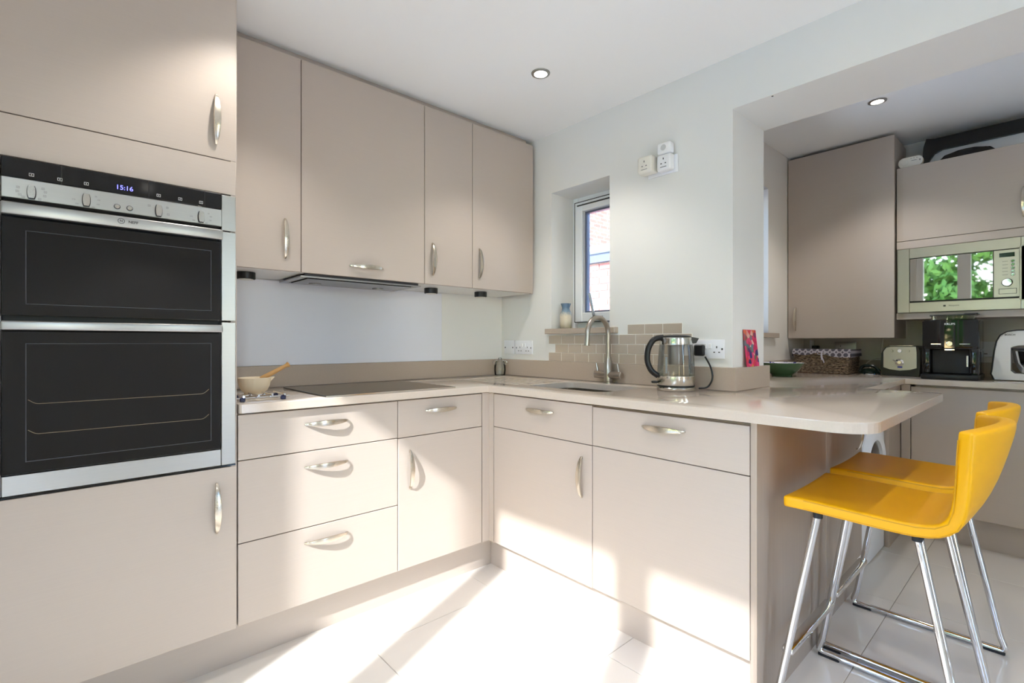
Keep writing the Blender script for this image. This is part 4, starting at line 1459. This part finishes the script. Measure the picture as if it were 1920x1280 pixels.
downlight(-.515, -.868, ZC, 'recessed ceiling downlight above the sink cabinet', 14)
downlight(1.17, -1.785, ZC2, 'recessed ceiling downlight in the side room', 16)
downlight(-1.65, -.868, ZC, 'recessed ceiling downlight in front of the oven tower', 14)
downlight(-.515, -2.35, ZC, 'recessed ceiling downlight near the stools', 14)
downlight(-1.65, -2.35, ZC, 'recessed ceiling downlight over the middle of the room', 14)
downlight(-.515, -3.6, ZC, 'recessed ceiling downlight by the rear wall right', 14)
downlight(-1.65, -3.6, ZC, 'recessed ceiling downlight by the rear wall left', 14)

# ------------------------------------------------------------------ bar stools
def make_stool(label, x, y):
    t = thing('bar_stool', label, 'stool', (x, y, 0), 0.0, 'yellow bar stools')
    # profile (y, z): seat front -> back -> top ; local y+ is the front
    prof = [(.205, .638), (.15, .640), (.05, .637), (-.05, .634), (-.105, .634), (-.145, .641), (-.175, .662), (-.186, .70), (-.190, .76), (-.192, .82), (-.195, .875), (-.196, .897)]
    nx = 12
    bm = B()
    grid = []
    for i, (yy, zz) in enumerate(prof):
        row = []
        back = max(0.0, min(1.0, (zz - .66) / .20)) if i > 5 else 0
        for j in range(nx + 1):
            s = -1 + 2 * j / nx
            wx = .198 if i < 6 else .198 + .006 * back
            dy = -.062 * (1 - s * s) * back ** .8
            dz = -.006 * (1 - s * s) * (1 if i < 6 else 0) + .012 * (1 - s * s) * (back if i > 8 else 0)
            row.append(bm.verts.new((s * wx, yy + dy, zz + dz)))
        grid.append(row)
    for a, b in zip(grid, grid[1:]):
        for j in range(nx):
            bm.faces.new((a[j], a[j + 1], b[j + 1], b[j]))
    bmesh.ops.recalc_face_normals(bm, faces=bm.faces[:])
    sh = part('seat_shell', bm, 'yellow_leather', t, 'yellow leather seat and curved low back in one')
    for p in sh.data.polygons:
        p.use_smooth = True
    so = sh.modifiers.new('thickness', 'SOLIDIFY')
    so.thickness = .034
    so.offset = 0.0
    bv = sh.modifiers.new('soft_edge', 'BEVEL')
    bv.width = .009
    bv.segments = 3
    bv.limit_method = 'ANGLE'
    bv.angle_limit = math.radians(50)
    sd = sh.modifiers.new('smooth', 'SUBSURF')
    sd.levels = 1
    sd.render_levels = 1
    for s in (-1, 1):
        for off in (-1, 1):
            pts = []
            for i, (yy, zz) in enumerate(prof):
                a = prof[max(i - 1, 0)]; b = prof[min(i + 1, len(prof) - 1)]
                ty, tz = b[0] - a[0], b[1] - a[1]
                ll = math.hypot(ty, tz)
                ny, nz_ = -tz / ll, ty / ll
                xw = .198 if i < 6 else .198 + .006 * max(0.0, min(1.0, (zz - .66) / .20))
                pts.append((s * (xw - .0015), yy + ny * .0105 * off, zz + nz_ * .0105 * off))
            part('seam', tube(B(), pts[1:-1], .0016, 6), 'yellow_seam', t)
        xb, xt = s * .212, s * .178
        path = [(xt, .118, .622), (xt, .122, .600), (xb * .985, .215, .06), (xb, .232, .0125), (xb, -.232, .0125), (xb * .985, -.215, .06), (xt, -.110, .600), (xt, -.106, .622)]
        part('leg_frame', tube(B(), round_path(path, .045, 6), .0105, 14), 'chrome', t, 'bent chrome sled leg frame')
        for yy in (.196, -.196):
            part('rubber_foot', bx(B(), xb - .011, xb + .011, yy - .032, yy + .032, .0005, .012, .002, 1), 'rubber', t)
        for yy in (.118, -.106):
            part('mounting_cap', lathe(B(), [(.0125, 0), (.0125, .022)], (xt, yy, .606), 14), 'rubber', t)
    fz = .20
    k = (.600 - fz) / .54
    yy = .122 + (.215 - .122) * k
    xx = .178 + (.209 - .178) * k
    bm = B()
    bx(bm, -xx, xx, yy - .015, yy + .015, fz - .010, fz + .010, .004, 2)
    part('footrest', bm, 'chrome', t)
    return t


make_stool('yellow leather bar stool nearer the camera, in front of the end panel', -.340, -2.105)
make_stool('farther yellow leather bar stool, half hidden behind the nearer one', .140, -2.095)
